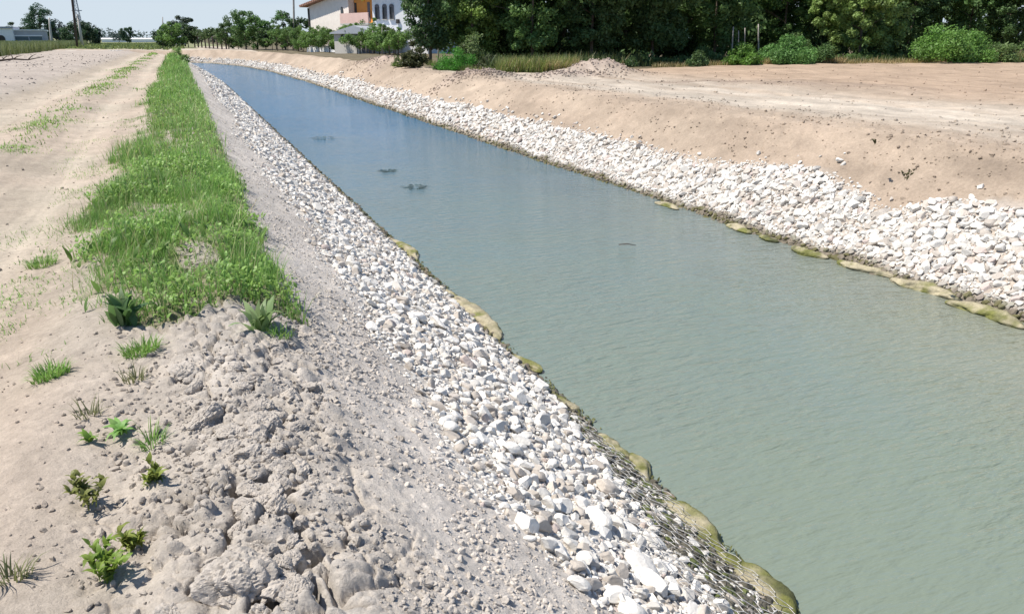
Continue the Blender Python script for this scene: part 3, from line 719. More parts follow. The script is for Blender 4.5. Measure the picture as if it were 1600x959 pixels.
parts.append(leafy(260, -.95, .5, 4.85, 7.5, lambda x, y: strip_mask(x, y), .07, .13, .3, np.array([.13, .24, .055]), up=(0, .03), lean=(.4, .9)))
parts.append(scatter_grass(1500, -1.4, .55, 4.7, 22, lush, lambda x, y: .30+0*x, lambda x, y: .004+.0004*y, lean=(.1, .7), base=np.array([.42, .44, .22]), p=1.3))
parts.append(scatter_grass(5000, -1.6, .6, 4.6, 30, weedy, lambda x, y: .24+0*x, lambda x, y: .007+.0006*y, lean=(.1, .6), p=1.3))
V, Qs, C = join(parts)
o = mesh_obj('verge_grass', V, Qs, M_grass, col=C, smooth=True); tag(o, 'long bright green grass and weeds along the crest of the near bank', 'grass', kind='stuff')
# thin patches on the track and below the verge
def spots(px, py, r, a=1.): p_ = ground_point(px, py); return (p_[0], p_[1], r*a, r)
SP = [spots(75, 188, .55, .8), spots(20, 232, .45, .9), spots(110, 170, .5), spots(160, 125, .7, .6), spots(190, 108, 1.6, .35), spots(215, 96, 2.4, .25), spots(45, 200, .35),
      spots(178, 285, .35), spots(160, 300, .3), spots(210, 235, .5, .5), spots(212, 190, .7, .4), spots(220, 140, 1.0, .25), spots(130, 350, .18), spots(70, 405, .13, 1), spots(85, 395, .1), spots(20, 470, .14), spots(5, 520, .12), spots(40, 440, .1), spots(110, 470, .1)]
def spotmask(x, y):
    m = 0*x
    for (a, b, rx, ry) in SP: m = np.maximum(m, np.exp(-(((x-a)/rx)**2+((y-b)/ry)**2)))
    return m*np.clip(.6+fbm(x*4, y*3, 530, 2)*1.5, 0, 1)*1.3
pp = [scatter_grass(70000, -4.2, -.7, 4.5, 22, spotmask, lambda x, y: .05+0*x, lambda x, y: rng.uniform(.004, .009, x.size)*(1+y*.03), lean=(.4, 1.0), base=GREEN*np.array([1., .95, 1.])),
      scatter_grass(16000, -4.2, -.7, 20, 75, spotmask, lambda x, y: .07+0*x, lambda x, y: rng.uniform(.02, .05, x.size), lean=(.4, 1.0))]
mixm = lambda x, y: np.clip(fbm(x*1.6, y*1.0, 540, 3)+.10, 0, 1)*.9*sst(-.6, -.75, x)*sst(-2.1, -1.3, x)
seed = lambda x, y: np.clip(fbm(x*2.2, y*2.2, 560, 3), 0, 1)*.5*sst(.0, -.3, x)
pp.append(scatter_grass(5000, -2.2, 0, 1.5, 5.2, seed, lambda x, y: .022+0*x, lambda x, y: rng.uniform(.002, .004, x.size), lean=(.4, 1.1), base=GREEN*np.array([.9, .8, .9]), strawfrac=.4))
pp.append(scatter_grass(26000, -2.2, -.7, 4.6, 16, mixm, lambda x, y: .045+0*x, lambda x, y: rng.uniform(.004, .008, x.size), lean=(.4, 1.0)))
med = lambda x, y: np.exp(-((x+2.65+.1*np.sin(y*.3))/.32)**2)*np.clip(fbm(x*.8, y*.25, 545, 3)+.25, 0, 1)*1.2
pp.append(scatter_grass(26000, -3.6, -1.8, 14, 125, med, lambda x, y: .07+.0006*y, lambda x, y: .008+.0009*y, lean=(.4, 1.0), p=1.3, base=GREEN*np.array([1.15, 1., 1.])))
V, Qs, C = join(pp); o = mesh_obj('track_grass', V, Qs, M_grass, col=C, smooth=True); tag(o, 'sparse short grass in patches on the sandy track', 'grass', kind='stuff')

# individual weeds in the bare soil
def weed(px, py, kind, label, r=.08, n=40, cat='weed', base=None, sd=0, name='weed_tuft'):
    global rng
    keep = rng; rng = np.random.default_rng(900+sd); g_ = ground_point(px, py)
    a = rng.uniform(0, 2*pi, n); q = r*np.sqrt(rng.uniform(0, 1, n)); x = g_[0]+q*np.cos(a); y = g_[1]+q*np.sin(a)*.8; z = height(x, y)
    B = np.stack([x, y, z-.004], -1); base = GREEN if base is None else np.array(base); az = a+rng.normal(0, .7, n)
    if kind == 'tuft': p_ = [blades(B, rng.uniform(.04, .10, n), az, rng.uniform(.3, 1.0, n), rng.uniform(.004, .008, n), 3, 'grass', green(n, base, .3, .4))]
    elif kind == 'rosette':
        B[:, :2] = g_[:2]+.12*r*rng.normal(size=(n, 2)); B[:, 2] = z.mean()+.005; L = r*rng.uniform(.7, 1.3, n)
        p_ = [blades(B, L, az, rng.uniform(.75, 1.15, n), L*.36, 6, 'leaf', green(n, base, .25, .15))]
    elif kind == 'dock':
        B[:, :2] = g_[:2]+.15*r*rng.normal(size=(n, 2)); B[:, 2] = z.mean(); L = r*rng.uniform(.8, 1.3, n)
        p_ = [blades(B, L, az, rng.uniform(.3, .95, n), L*.28, 7, 'leaf', green(n, base, .2, .1))]
    else:                                        # sprig: stems carrying many small leaves
        ns = max(3, n//14); p_ = []; L0 = rng.uniform(.6, 1.1, ns)*r*2.0; az0 = rng.uniform(0, 2*pi, ns); ln = rng.uniform(.2, .7, ns)
        B0 = np.stack([g_[0]+.3*r*rng.normal(size=ns), g_[1]+.3*r*rng.normal(size=ns), np.full(ns, g_[2])], -1)
        p_.append(blades(B0, L0, az0, ln, np.full(ns, .006), 4, 'grass', green(ns, base*.9, .1)))
        s = rng.integers(0, ns, n); t = rng.uniform(.15, 1, n); dd = np.stack([np.cos(az0[s]), np.sin(az0[s]), 0*t], -1)
        c = B0[s]+dd*(ln[s]*(t*.35+.65*t**2)*L0[s])[:, None]; c[:, 2] += np.sqrt(np.clip(1-(ln[s]*t*.85)**2, .05, 1))*t*L0[s]-.005
        Ll = rng.uniform(.022, .045, n); p_.append(blades(c, Ll, rng.uniform(0, 2*pi, n), rng.uniform(.5, 1.1, n), Ll*.5, 4, 'leaf', green(n, base, .25, .3)))
    V, Qs, C = join(p_); o = mesh_obj(name, V, Qs, M_grass, col=C, smooth=True, loc=g_); tag(o, label, cat); rng = keep
weed(80, 590, 'tuft', 'round tuft of short grass on bare soil at the left edge', .085, 260, sd=1, name='grass_tuft')
weed(222, 552, 'tuft', 'flat tuft of grass directly below the grass verge', .09, 240, sd=2, name='grass_tuft')
weed(140, 690, 'rosette', 'small bright green leaf rosette, left of a close group of three weeds', .055, 11, sd=3, base=(.15, .27, .04), name='leafy_weed')
weed(192, 680, 'rosette', 'taller dark leafy weed, middle of a close group of three', .075, 16, sd=4, name='leafy_weed')
weed(238, 698, 'tuft', 'thin grassy weed, right of a close group of three', .05, 60, sd=5)
weed(246, 758, 'sprig', 'upright yellow green sprig beside pale lumps of earth', .05, 110, sd=6, base=(.22, .27, .06), name='leafy_sprig')
weed(140, 790, 'sprig', 'low spreading olive weed alone on the bare soil', .055, 130, sd=7, base=(.19, .21, .06), name='leafy_weed')
weed(168, 905, 'sprig', 'tall bright green sprig near the bottom left corner', .055, 150, sd=8, base=(.20, .31, .05), name='leafy_sprig')
weed(207, 862, 'sprig', 'small yellow green sprig above the tall bottom left sprig', .035, 70, sd=9, base=(.24, .29, .06), name='leafy_sprig')
weed(210, 596, 'tuft', 'faint grey wisp of dry grass below the flat tuft', .05, 46, sd=10, base=(.20, .21, .12))
weed(140, 650, 'tuft', 'faint dry wisp of grass above the bright leaf rosette', .05, 40, sd=11, base=(.19, .2, .11))
weed(20, 905, 'tuft', 'dull sparse tuft at the left edge near the bottom', .05, 50, sd=12, base=(.16, .18, .09))
weed(200, 508, 'dock', 'dark broad leaved dock plant at the lower left corner of the grass verge', .17, 22, cat='dock plant', sd=13, base=(.075, .155, .05), name='dock_plant')
weed(408, 520, 'dock', 'pale broad leaved dock plant at the lower right corner of the grass verge', .17, 20, cat='dock plant', sd=14, base=(.20, .29, .12), name='dock_plant')
weed(440, 535, 'tuft', 'thin grass tuft hanging over the slope beside the pale dock plant', .06, 70, sd=15)
weed(65, 415, 'tuft', 'leafy green tuft alone on the sandy track', .11, 200, sd=16)
weed(1415, 282, 'sprig', 'dark scrubby tuft above the stones of the far bank', .07, 70, sd=18, base=(.12, .10, .06), name='dry_tuft')
weed(1366, 226, 'sprig', 'small dark tuft on the edge of the pale far field', .05, 40, sd=19, base=(.11, .10, .06), name='dry_tuft')
p_ = []
for B_, m_ in AL:
    v, q_, c = blades(B_, rng.uniform(.02, .06, m_), rng.normal(pi/2, .5, m_), rng.uniform(.95, 1.1, m_), rng.uniform(.008, .022, m_), 3, 'leaf', green(m_, np.array([.11, .115, .04]), .4, .3)); v[:, 2] = np.clip(v[:, 2], WZ+.003, WZ+.025); p_.append((v, q_, c))
V, Qs, C = join(p_); o = mesh_obj('algae', V, Qs, M_grass, col=C, smooth=True); tag(o, 'ragged olive algae along both water lines', 'algae', kind='stuff')
# floating weed in the canal
def floater(px, py, wpx, label, sd):
    global rng
    keep = rng; rng = np.random.default_rng(sd); p = at(px, py, WZ+.005); dist = np.linalg.norm(p); r = wpx/F*dist/2*.8; n = 70
    a = rng.uniform(0, 2*pi, n); q = np.sqrt(rng.uniform(0, 1, n)); B = np.stack([p[0]+q*np.cos(a)*r, p[1]+q*np.sin(a)*r*1.1, np.full(n, WZ+.002)], -1)
    v, q_, c = blades(B, rng.uniform(.05, .2, n), a, rng.uniform(.9, 1.1, n), rng.uniform(.02, .05, n), 3, 'leaf', green(n, np.array([.10, .16, .17]), .3, .05)); v[:, 2] = np.clip(v[:, 2], WZ+.002, WZ+.008)
    o = mesh_obj('water_weed', v, q_, M_grass, col=c, smooth=True, loc=p); tag(o, label, 'water weed'); rng = keep
floater(650, 292, 40, 'dark patch of water weed floating nearest in the canal', 1); floater(607, 267, 24, 'small dark patch of water weed, middle one in the canal', 2); floater(505, 216, 46, 'long thin patch of water weed farthest up the canal', 3)
p = at(980, 382, WZ+.01); mb = MB(); mb.tube([p+(-.12, .05, 0), p+(0, 0, .012), p+(.1, -.09, 0)], [.006, .008, .004], 5); tag(mb.build('twig', M_darkwood, loc=p, smooth=True), 'thin dark twig floating in the middle of the canal', 'twig')

# ------------------------------------------------------------------ trees
def leaf_cloud(cen, rad, nl, size, base, flat_=.8, up=.25, cvar=.22):
    """leaf faces around clump centres"""
    m = len(cen); k = rng.integers(0, m, nl); d = rng.normal(size=(nl, 3)); d /= np.linalg.norm(d, axis=1, keepdims=True)
    q = rng.uniform(0, 1, nl)**.45; P_ = cen[k]+d*(q*rad[k])[:, None]*np.array([1, 1, flat_])
    nn = d*.7+rng.normal(size=(nl, 3))*.55; nn[:, 2] += up; nn /= np.linalg.norm(nn, axis=1, keepdims=True)
    t = np.cross(nn, rng.normal(size=(nl, 3))); t /= np.linalg.norm(t, axis=1, keepdims=True); b = np.cross(nn, t)
    s = (size*rng.uniform(.6, 1.4, nl))[:, None]
    V = np.stack([P_-t*s*.5, P_+b*s*.30+nn*s*.06, P_+t*s*.55, P_-b*s*.30+nn*s*.06], 1).reshape(-1, 3); Qs = np.arange(nl*4).reshape(-1, 4)
    cc = base*(rng.uniform(1-cvar, 1+cvar, m))[:, None]; C = cc[k]*rng.uniform(.75, 1.25, nl)[:, None]; yy = rng.uniform(0, .2, (nl, 1)); C = C*(1-yy)+np.array([.16, .19, .05])*yy
    return V, Qs, np.repeat(C, 4, axis=0)
def tree(x, y, H, R, z0, base, nl, ls, label, cat='tree', name='broadleaf_tree', group=None, trunk_r=None, shape='round', low=None, z=None, trunks=1, sd=0, clumps=60, trunk_mat=None, inner=False):
    global rng
    keep = rng; rng = np.random.default_rng(3000+sd); base = np.array(base)
    gz_ = float(height(np.array([x]), np.array([y]), False)[0]) if z is None else z
    root = empty(name, (x, y, gz_)); tag(root, label, cat, group); tr = trunk_r or max(.05, H*.02)
    mb = MB()
    for q in range(trunks):
        ox, oy = (rng.uniform(-.35, .35, 2)*R*.5 if trunks > 1 else (0, 0)); zs = np.linspace(-.15, H*.8, 7)
        wob = rng.normal(0, .03*H/7, (7, 2)).cumsum(0); wob[0] = 0
        P_ = np.column_stack([ox+wob[:, 0], oy+wob[:, 1], zs]); mb.tube(P_, np.linspace(tr*1.15, tr*.25, 7), 8)
        for b in range(7):
            i = rng.integers(2, 6); a = rng.uniform(0, 2*pi); Lb = R*rng.uniform(.5, .85); e = P_[i]+np.array([cos(a)*Lb, sin(a)*Lb, Lb*rng.uniform(.2, .6)])
            mb.tube([P_[i], (P_[i]+e)/2+(0, 0, .05*Lb), e], [tr*.4, tr*.25, tr*.08], 6)
    mb.build('trunk', trunk_mat or M_bark, root, smooth=True)
    cz_ = (H+z0)/2; hz_ = (H-z0)/2
    u = rng.normal(size=(clumps, 3)); u /= np.linalg.norm(u, axis=1, keepdims=True); rr = rng.uniform(.45, .95, clumps)
    cen = u*rr[:, None]*np.array([R, R, hz_])*rng.uniform(.85, 1.12, (clumps, 1))
    if shape == 'cone': f = np.clip(1-(cen[:, 2]/hz_+1)/2, .12, 1); cen[:, :2] *= f[:, None]*1.25
    cen[:, 2] += cz_; rad = rng.uniform(.16, .34, clumps)*R*(.7 if shape == 'cone' else 1)
    parts_ = []
    if low is None: parts_.append(leaf_cloud(cen, rad, nl, ls, base))
    else:
        lo = cen[:, 2] < low
        # the low part is finely leaved, the top above the picture is coarser
        nlow = 34+int(26*R); a = rng.uniform(0, 2*pi, nlow); zz = rng.uniform(min(z0, .9)+.1, low, nlow); rz = np.sqrt(np.clip(1-((zz-cz_)/hz_)**2, .25, 1))*R*rng.uniform(.35, 1.05, nlow)**.8
        cl2 = np.column_stack([np.cos(a)*rz, np.sin(a)*rz, zz]); r2 = rng.uniform(.25, .6, nlow)
        parts_.append(leaf_cloud(cl2, r2, nl, ls, base)); hi = cen[cen[:, 2] > low-.5]
        if len(hi): parts_.append(leaf_cloud(hi, rad[cen[:, 2] > low-.5], int(nl*.25), ls*2.6, base))
    V, Qs, C = join(parts_); mesh_obj('crown', V, Qs, M_leaf, root, col=C); rng = keep
    return root
def bush(x, y, H, R, base, nl, ls, label, name='bush', cat='bush', sd=0, group=None, flat_=.8, z=None):
    global rng
    keep = rng; rng = np.random.default_rng(6000+sd); base = np.array(base); gz_ = float(height(np.array([x]), np.array([y]), False)[0]) if z is None else z
    n = 26; u = rng.normal(size=(n, 3)); u /= np.linalg.norm(u, axis=1, keepdims=True); u[:, 2] = np.abs(u[:, 2])
    cen = u*np.array([R, R, H*.85])*rng.uniform(.35, .85, (n, 1)); cen[:, 2] = np.maximum(cen[:, 2], .12*H); rad = rng.uniform(.22, .4, n)*min(R, H)
    root = empty(name, (x, y, gz_)); tag(root, label, cat, group)
    mb = MB()
    for q in range(6):
        c = cen[q]; mb.tube([(0, 0, -.1), c*.5+(0, 0, .1), c], [.04, .025, .01], 5)
    mb.build('stem', M_bark, root, smooth=True)
    V, Qs, C = leaf_cloud(cen, rad, nl, ls, base, flat_); V[:, 2] = np.maximum(V[:, 2], .01); mesh_obj('crown', V, Qs, M_leaf, root, col=C); rng = keep
    return root
DKG = (.09, .165, .06); MDG = (.15, .26, .08); LTG = (.20, .30, .07); OLV = (.075, .085, .035); BLG = (.05, .09, .06)
WG = 'trees of the dense wood beside the far field'
def X_at(px, Y): return float(atY(px, 70, Y)[0])
wood = [(672, 48.5, 8, 1.7, .9, DKG, 9000, .17, 'dark loose tree at the left end of the wood, overlapping the white house', 0),
        (738, 48.0, 8, 2.3, .8, LTG, 8500, .16, 'lighter yellow green tree near the left end of the wood', 1),
        (832, 46.0, 10, 3.0, 1.6, MDG, 9500, .17, 'dark green tree behind the grassy patch, third from the left end of the wood', 2),
        (925, 45.0, 11, 3.2, 2.2, DKG, 9500, .18, 'very dark tree with hanging leaves behind the right heap of earth', 3),
        (1022, 45.5, 11, 3.3, 1.7, DKG, 9500, .18, 'very dark tree just right of the heap of earth', 4),
        (1118, 47.5, 10, 3.0, 1.0, MDG, 9500, .18, 'dark tree behind the thin bare stakes', 5),
        (1222, 51.0, 10, 3.2, .8, MDG, 8500, .18, 'medium green tree rising behind the round light bushes', 6),
        (1345, 45.2, 8, 3.7, .6, (.25, .36, .11), 14000, .19, 'broad pale leaved tree, lightest big tree right of the middle of the wood', 7),
        (1418, 50.0, 10, 2.6, .7, DKG, 6500, .18, 'narrow dark tree between the pale leaved tree and the right bushes', 8),
        (1510, 49.0, 8, 3.2, .5, (.15, .27, .09), 9500, .18, 'medium green tree behind the bright right hand bush', 9),
        (1600, 45.0, 11, 3.0, .9, DKG, 9000, .18, 'very dark tree at the right edge of the photo', 10)]
for px, Y, H, R, z0, b, nl, ls, lab, sd in wood: tree(X_at(px, Y), Y, H, R, z0, b, int(nl*1.5), ls, lab, group=WG, low=4.9, sd=sd, clumps=70, trunk_r=.09)
back = [(700, 53), (790, 51), (880, 53), (975, 52), (1070, 53), (1165, 55), (1265, 54), (1365, 56), (1465, 55), (1565, 53), (1660, 50), (1720, 44)]
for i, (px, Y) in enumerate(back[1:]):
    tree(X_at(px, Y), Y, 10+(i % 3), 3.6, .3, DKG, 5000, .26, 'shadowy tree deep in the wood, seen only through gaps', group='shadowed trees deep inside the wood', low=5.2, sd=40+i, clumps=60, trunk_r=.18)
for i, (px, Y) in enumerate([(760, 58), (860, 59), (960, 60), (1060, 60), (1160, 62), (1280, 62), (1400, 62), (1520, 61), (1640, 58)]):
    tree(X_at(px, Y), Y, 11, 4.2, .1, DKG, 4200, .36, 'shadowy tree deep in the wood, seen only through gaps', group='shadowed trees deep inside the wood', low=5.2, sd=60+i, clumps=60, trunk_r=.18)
# bushes along the foot of the wood
def gp(px, py): return ground_point(px, py)
BU = [(645, 99, 1.9, .8, OLV, 4200, .12, 'dark olive round shrub at the left foot of the wood'), (628, 97, .9, .6, (.14, .2, .05), 1000, .1, 'low yellow green bush at the very left foot of the wood'),
      (713, 97, 1.25, 1.15, (.07, .26, .03), 5200, .07, 'smooth vivid green dome shaped bush behind the left heap'), (690, 100, .6, .6, (.06, .13, .04), 1200, .08, 'small dark green bush left of the vivid green dome'),
      (740, 92, 2.3, 1.0, (.13, .19, .07), 2600, .12, 'pale grey green shrub standing above the vivid green dome'), (765, 116, 1.15, .55, (.075, .095, .045), 1900, .1, 'dark greyish bush at the bend before the grassy patch'),
      (1232, 99, 2.4, 2.0, (.12, .26, .07), 11000, .13, 'large rounded mid green bush left of the pale leaved tree'), (1162, 101, 1.7, 1.2, (.13, .27, .045), 5000, .12, 'bright green bush beneath the thin bare stakes'),
      (1285, 99, 1.5, 1.0, (.10, .19, .06), 2600, .12, 'small green bush between the rounded bush and the pale leaved tree'),
      (1485, 98, 2.8, 2.7, (.14, .28, .06), 14000, .14, 'big bright green bush under the trees at the right'), (1562, 97, 1.8, 1.3, (.13, .2, .07), 3200, .13, 'small dull green bush right of the big bright one'), (1592, 99, .9, .6, (.12, .2, .05), 900, .1, 'low light bush at the right edge of the wood foot'),
      (1090, 103, 1.1, .8, DKG, 1300, .12, 'low dark bush left of the thin bare stakes'), (985, 106, .8, .5, DKG, 700, .1, 'low dark bush right behind the heap of earth')]
for i, (px, py, H, R, b, nl, ls, lab) in enumerate(BU):
    dy = {2: .6, 3: .3, 4: 4.5}.get(i, 0)
    Yb = dy-1.2*(px > 1000)+float(np.interp(px, [620, 650, 765, 800, 950, 1250, 1600], [46, 43, 37.5, 39, 41, 42, 39.5])); p = atY(px, 90, Yb); bush(p[0], p[1], H, R, b, nl, ls, lab, sd=i)
n = 150; px_ = rng.uniform(1010, 1620, n); Yc = np.interp(px_, [1000, 1250, 1600], [42.2, 43.4, 41.2])+rng.uniform(0, 1.6, n); cen = np.column_stack([[X_at(a, b) for a, b in zip(px_, Yc)], Yc, .2+1.1*rng.uniform(0, 1, n)**1.6*np.clip(.4+fbm(px_*.02, px_*0, 5, 2)*1.6, .1, 1.5)])
V, Qs, C = leaf_cloud(cen, rng.uniform(.25, .6, n), 15000, .13, np.array([.13, .22, .07])); V[:, 2] = np.maximum(V[:, 2], .12)
o = mesh_obj('low_scrub', V, Qs, M_leaf, col=C); tag(o, 'uneven low green scrub joining the bushes at the foot of the wood', 'scrub', kind='stuff')
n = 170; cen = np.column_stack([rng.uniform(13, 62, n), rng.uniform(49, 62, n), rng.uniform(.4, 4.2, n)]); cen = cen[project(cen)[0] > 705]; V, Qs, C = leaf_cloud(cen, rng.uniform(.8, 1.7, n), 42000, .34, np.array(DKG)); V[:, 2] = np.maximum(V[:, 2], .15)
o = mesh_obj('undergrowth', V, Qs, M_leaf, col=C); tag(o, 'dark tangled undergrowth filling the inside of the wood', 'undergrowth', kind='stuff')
# undergrowth, straw grass and tall grass at the foot of the wood (nobody could count it)
pa = []
def edge_grass(pxs, n, off, H, base, w=.03, straw=.1):
    px = rng.uniform(*pxs, n); Pg = np.array([at(a, b, .06) for a, b in zip(px, np.interp(px, [600, 640, 760, 860, 960, 1250, 1600], [97, 101, 117, 114, 107, 102, 99.5]))])
    d = Pg[:, :2]/np.linalg.norm(Pg[:, :2], axis=1)[:, None]; Pg[:, :2] += d*rng.uniform(*off, n)[:, None]; Pg[:, 2] = height(Pg[:, 0], Pg[:, 1], False)-.01
    c = green(n, np.array(base), .3, .3); s = rng.uniform(size=n) < straw; c[s] = np.array([.42, .33, .17])*rng.uniform(.7, 1.2, s.sum())[:, None]
    return blades(Pg, H*rng.uniform(.4, 1.2, n), rng.uniform(0, 2*pi, n), rng.uniform(.1, .8, n), np.full(n, w)*rng.uniform(.6, 1.4, n), 3, 'grass', c)
pa.append(edge_grass((778, 900), 3400, (.1, 2.4), .75, (.17, .22, .06), .035, .18)); pa.append(edge_grass((850, 905), 900, (0, 1.0), .6, (.3, .27, .1), .03, .6))
pa.append(edge_grass((600, 780), 1500, (.2, 2.), .35, (.13, .18, .05), .03)); pa.append(edge_grass((1020, 1600), 5200, (.2, 2.2), .32, (.22, .2, .08), .03, .55))
pa.append(edge_grass((1500, 1620), 1800, (.1, 1.6), .75, (.26, .26, .1), .03, .5)); pa.append(edge_grass((1195, 1300), 1300, (.1, .8), .45, (.3, .25, .1), .03, .75)); pa.append(edge_grass((1280, 1320), 600, (.1, .8), .5, (.3, .22, .1), .03, .85))
pa.append(edge_grass((960, 1600), 6000, (1.5, 7), .5, (.05, .085, .03), .05, .02)); pa.append(edge_grass((760, 1000), 2600, (1.5, 6), .8, (.06, .1, .04), .05, .05))
V, Qs, C = join(pa); o = mesh_obj('wood_edge_grass', V, Qs, M_grass, col=C, smooth=True); tag(o, 'straw coloured and green tall grass along the foot of the wood', 'grass', kind='stuff')
# stakes
def stake(px, pyb, pyt, w, label, mat=M_wood, lean=0, name='wooden_stake', cat='stake', group=None, Y=None, k=7):
    p = gp(px, pyb) if Y is None else atY(px, pyb, Y)
    if Y is not None: p[2] = float(height(np.array([p[0]]), np.array([p[1]]), False)[0])
    t = atY(px+lean, pyt, p[1]); mb = MB(); P_ = [p+(0, 0, -.2), p+(t-p)*.35+(w*.3, 0, 0), p+(t-p)*.7, t]; mb.tube(P_, [w, w*.95, w*.85, w*.7], k)
    o = mb.build(name, mat, smooth=True, loc=p); tag(o, label, cat, group); return o
SG = 'bare wooden stakes at the edge of the wood'
stake(654, 101, 46, .05, 'pale leaning stake, leftmost of three before the dark shrub', lean=8, group=SG); stake(673, 99, 44, .045, 'pale stake, middle of three before the dark shrub', lean=-2, group=SG); stake(684, 98, 45, .055, 'pale stake, rightmost of three before the dark shrub', lean=2, group=SG)
stake(1142, 100, 42, .05, 'thin bare stake, leftmost of four above the bright green bush', lean=4, group=SG); stake(1154, 100, 48, .035, 'thin bare stake, second of four above the bright green bush', group=SG); stake(1163, 100, 44, .035, 'thin bare stake, third of four above the bright green bush', lean=1, group=SG); stake(1185, 100, 38, .05, 'thin bare stake, rightmost of four above the bright green bush', group=SG)

# ------------------------------------------------------------------ houses
def wall_frame(pA, YA, pB, YB):
    A = atY(pA, 60, YA); B = atY(pB, 60, YB); A[2] = 0; B[2] = 0; d = (B-A); L = np.linalg.norm(d); rz = atan2(d[1], d[0]); return A, L, rz
def window(root, x0, x1, z0, z1, y=0., arch=False, mullion=True, mat_f=None, name='window'):
    mb = MB(); t = .08
    mb.box(x0-t, x0, y-.10, y+.02, z0-t, z1+t); mb.box(x1, x1+t, y-.10, y+.02, z0-t, z1+t); mb.box(x0, x1, y-.10, y+.02, z1, z1+t)
    if mullion: mb.box((x0+x1)/2-.03, (x0+x1)/2+.03, y-.06, y-.012, z0, z1)
    w = mb.build(name, mat_f or M_shutter, root)
    s = MB(); s.box(x0-.15, x1+.15, y-.16, y+.02, z0-t-.06, z0-t); s.build('sill', M_conc, w)
    s = MB(); s.box(x0, x1, y-.01, y+.01, z0-t, z1); s.build('pane', M_pane, w); return w
def house_left():
    A, L, rz = wall_frame(486, 104, 583, 90); r = empty('cream_house', A, rz)
    tag(r, 'cream house with low tiled gable roof and orange upper loggia, left of the white house', 'house')
    a1 = L*.66; D = 9.
    top = lambda x: 5.2+.135*x if x <= 11.5 else 5.2+.135*11.5-.2*(x-11.5)
    mb = MB(); mb.prism([(0, 0, -.3), (a1, 0, -.3), (a1, 0, top(a1)), (0, 0, top(0))], (0, D, 0)); mb.build('wall', M_cream, r)
    mb = MB(); mb.prism([(a1+.003, .7, -.3), (L, .7, -.3), (L, .7, top(L)), (11.5, .7, top(11.5)), (a1+.003, .7, top(a1))], (0, D-.7, 0)); mb.build('loggia_wall', M_orange, r)
    for x0, x1, m_ in ((a1+.15, a1+.6, M_dark), (a1+3.0, a1+3.5, M_shutter)):
        mb = MB(); mb.box(x0, x1, .65, .697, 3.3, 5.3); mb.build('door', m_, r)
    mb = MB(); mb.box(a1+.003, L, 0, .697, 2.95, 3.15); mb.box(a1-1.2, L, -.5, -.003, 2.95, 3.15); mb.build('balcony_floor', M_conc, r)
    mb = MB(); mb.box(a1-1.2, L, -.5, -.38, 3.15, 4.2); mb.box(a1-1.2, a1-1.08, -.38, -.003, 3.15, 4.2); mb.build('parapet', M_pink, r)
    mb = MB(); mb.box(a1+.003, L, .3, .697, -.3, 2.95); mb.build('ground_floor_wall', M_cream, r)
    mb = MB(); mb.box(a1+2.0, a1+2.5, .5, .697, 5.4, 6.4); mb.build('upper_panel', M_yellow, r)
    # roof: two tilted slabs with a jagged tile edge
    mb = MB(); o_ = .75
    def slab(x0, x1): 
        z0, z1 = top(x0)+.02, top(x1)+.02; mb.prism([(x0, -o_, z0), (x1, -o_, z1), (x1, -o_, z1+.16), (x0, -o_, z0+.16)], (0, D+2*o_, 0))
    slab(-.9, 11.5); slab(11.503, L+.8)
    for x in np.arange(-.8, L+.6, .45):
        z = top(x)+.18; mb.tube([(x, -o_-.06, z), (x, D+o_, z)], .11, 6)
    rf = mb.build('roof', M_tile, r)
    mb = MB(); mb.box(4.2, 4.9, 3, 3.7, top(4.5), top(4.5)+1.3); mb.build('chimney', M_cream, rf)
    # small oval window
    mb = MB(); a = np.linspace(0, 2*pi, 20, endpoint=False); x = a1-1.5
    mb.prism([(x+.3*cos(t), -.05, 4.45+.48*sin(t)) for t in a], (0, .048, 0)); w = mb.build('window', M_dark, r)
    mb = MB(); mb.prism([(x+.22*cos(t), -.056, 4.45+.4*sin(t)) for t in a], (0, .005, 0)); mb.build('pane', M_pane, w)
    mb = MB(); mb.box(-.12, .1, -.14, -.01, 0, 5.0); mb.build('downpipe', M_dark, r)
    return r
house_left()
def garage():
    A = atY(522, 60, 88); A[2] = 0; r = empty('garage', A, radians(-62)); tag(r, 'low outbuilding with grey sloping roof in front of the cream house', 'outbuilding')
    mb = MB(); mb.box(0, 7, 0, 3, -.2, 2.0); mb.build('wall', M_conc, r)
    mb = MB(); mb.prism([(-.3, -.3, 2.02), (7.3, -.3, 2.02), (7.3, -.3, 2.12), (3.5, -.3, 2.8), (-.3, -.3, 2.12)], (0, 3.6, 0)); mb.build('roof', M_greyroof, r)
    mb = MB(); mb.box(4.4, 6.2, -.05, -.003, 0, 2.0); mb.build('door', M_shutter, r)
garage()
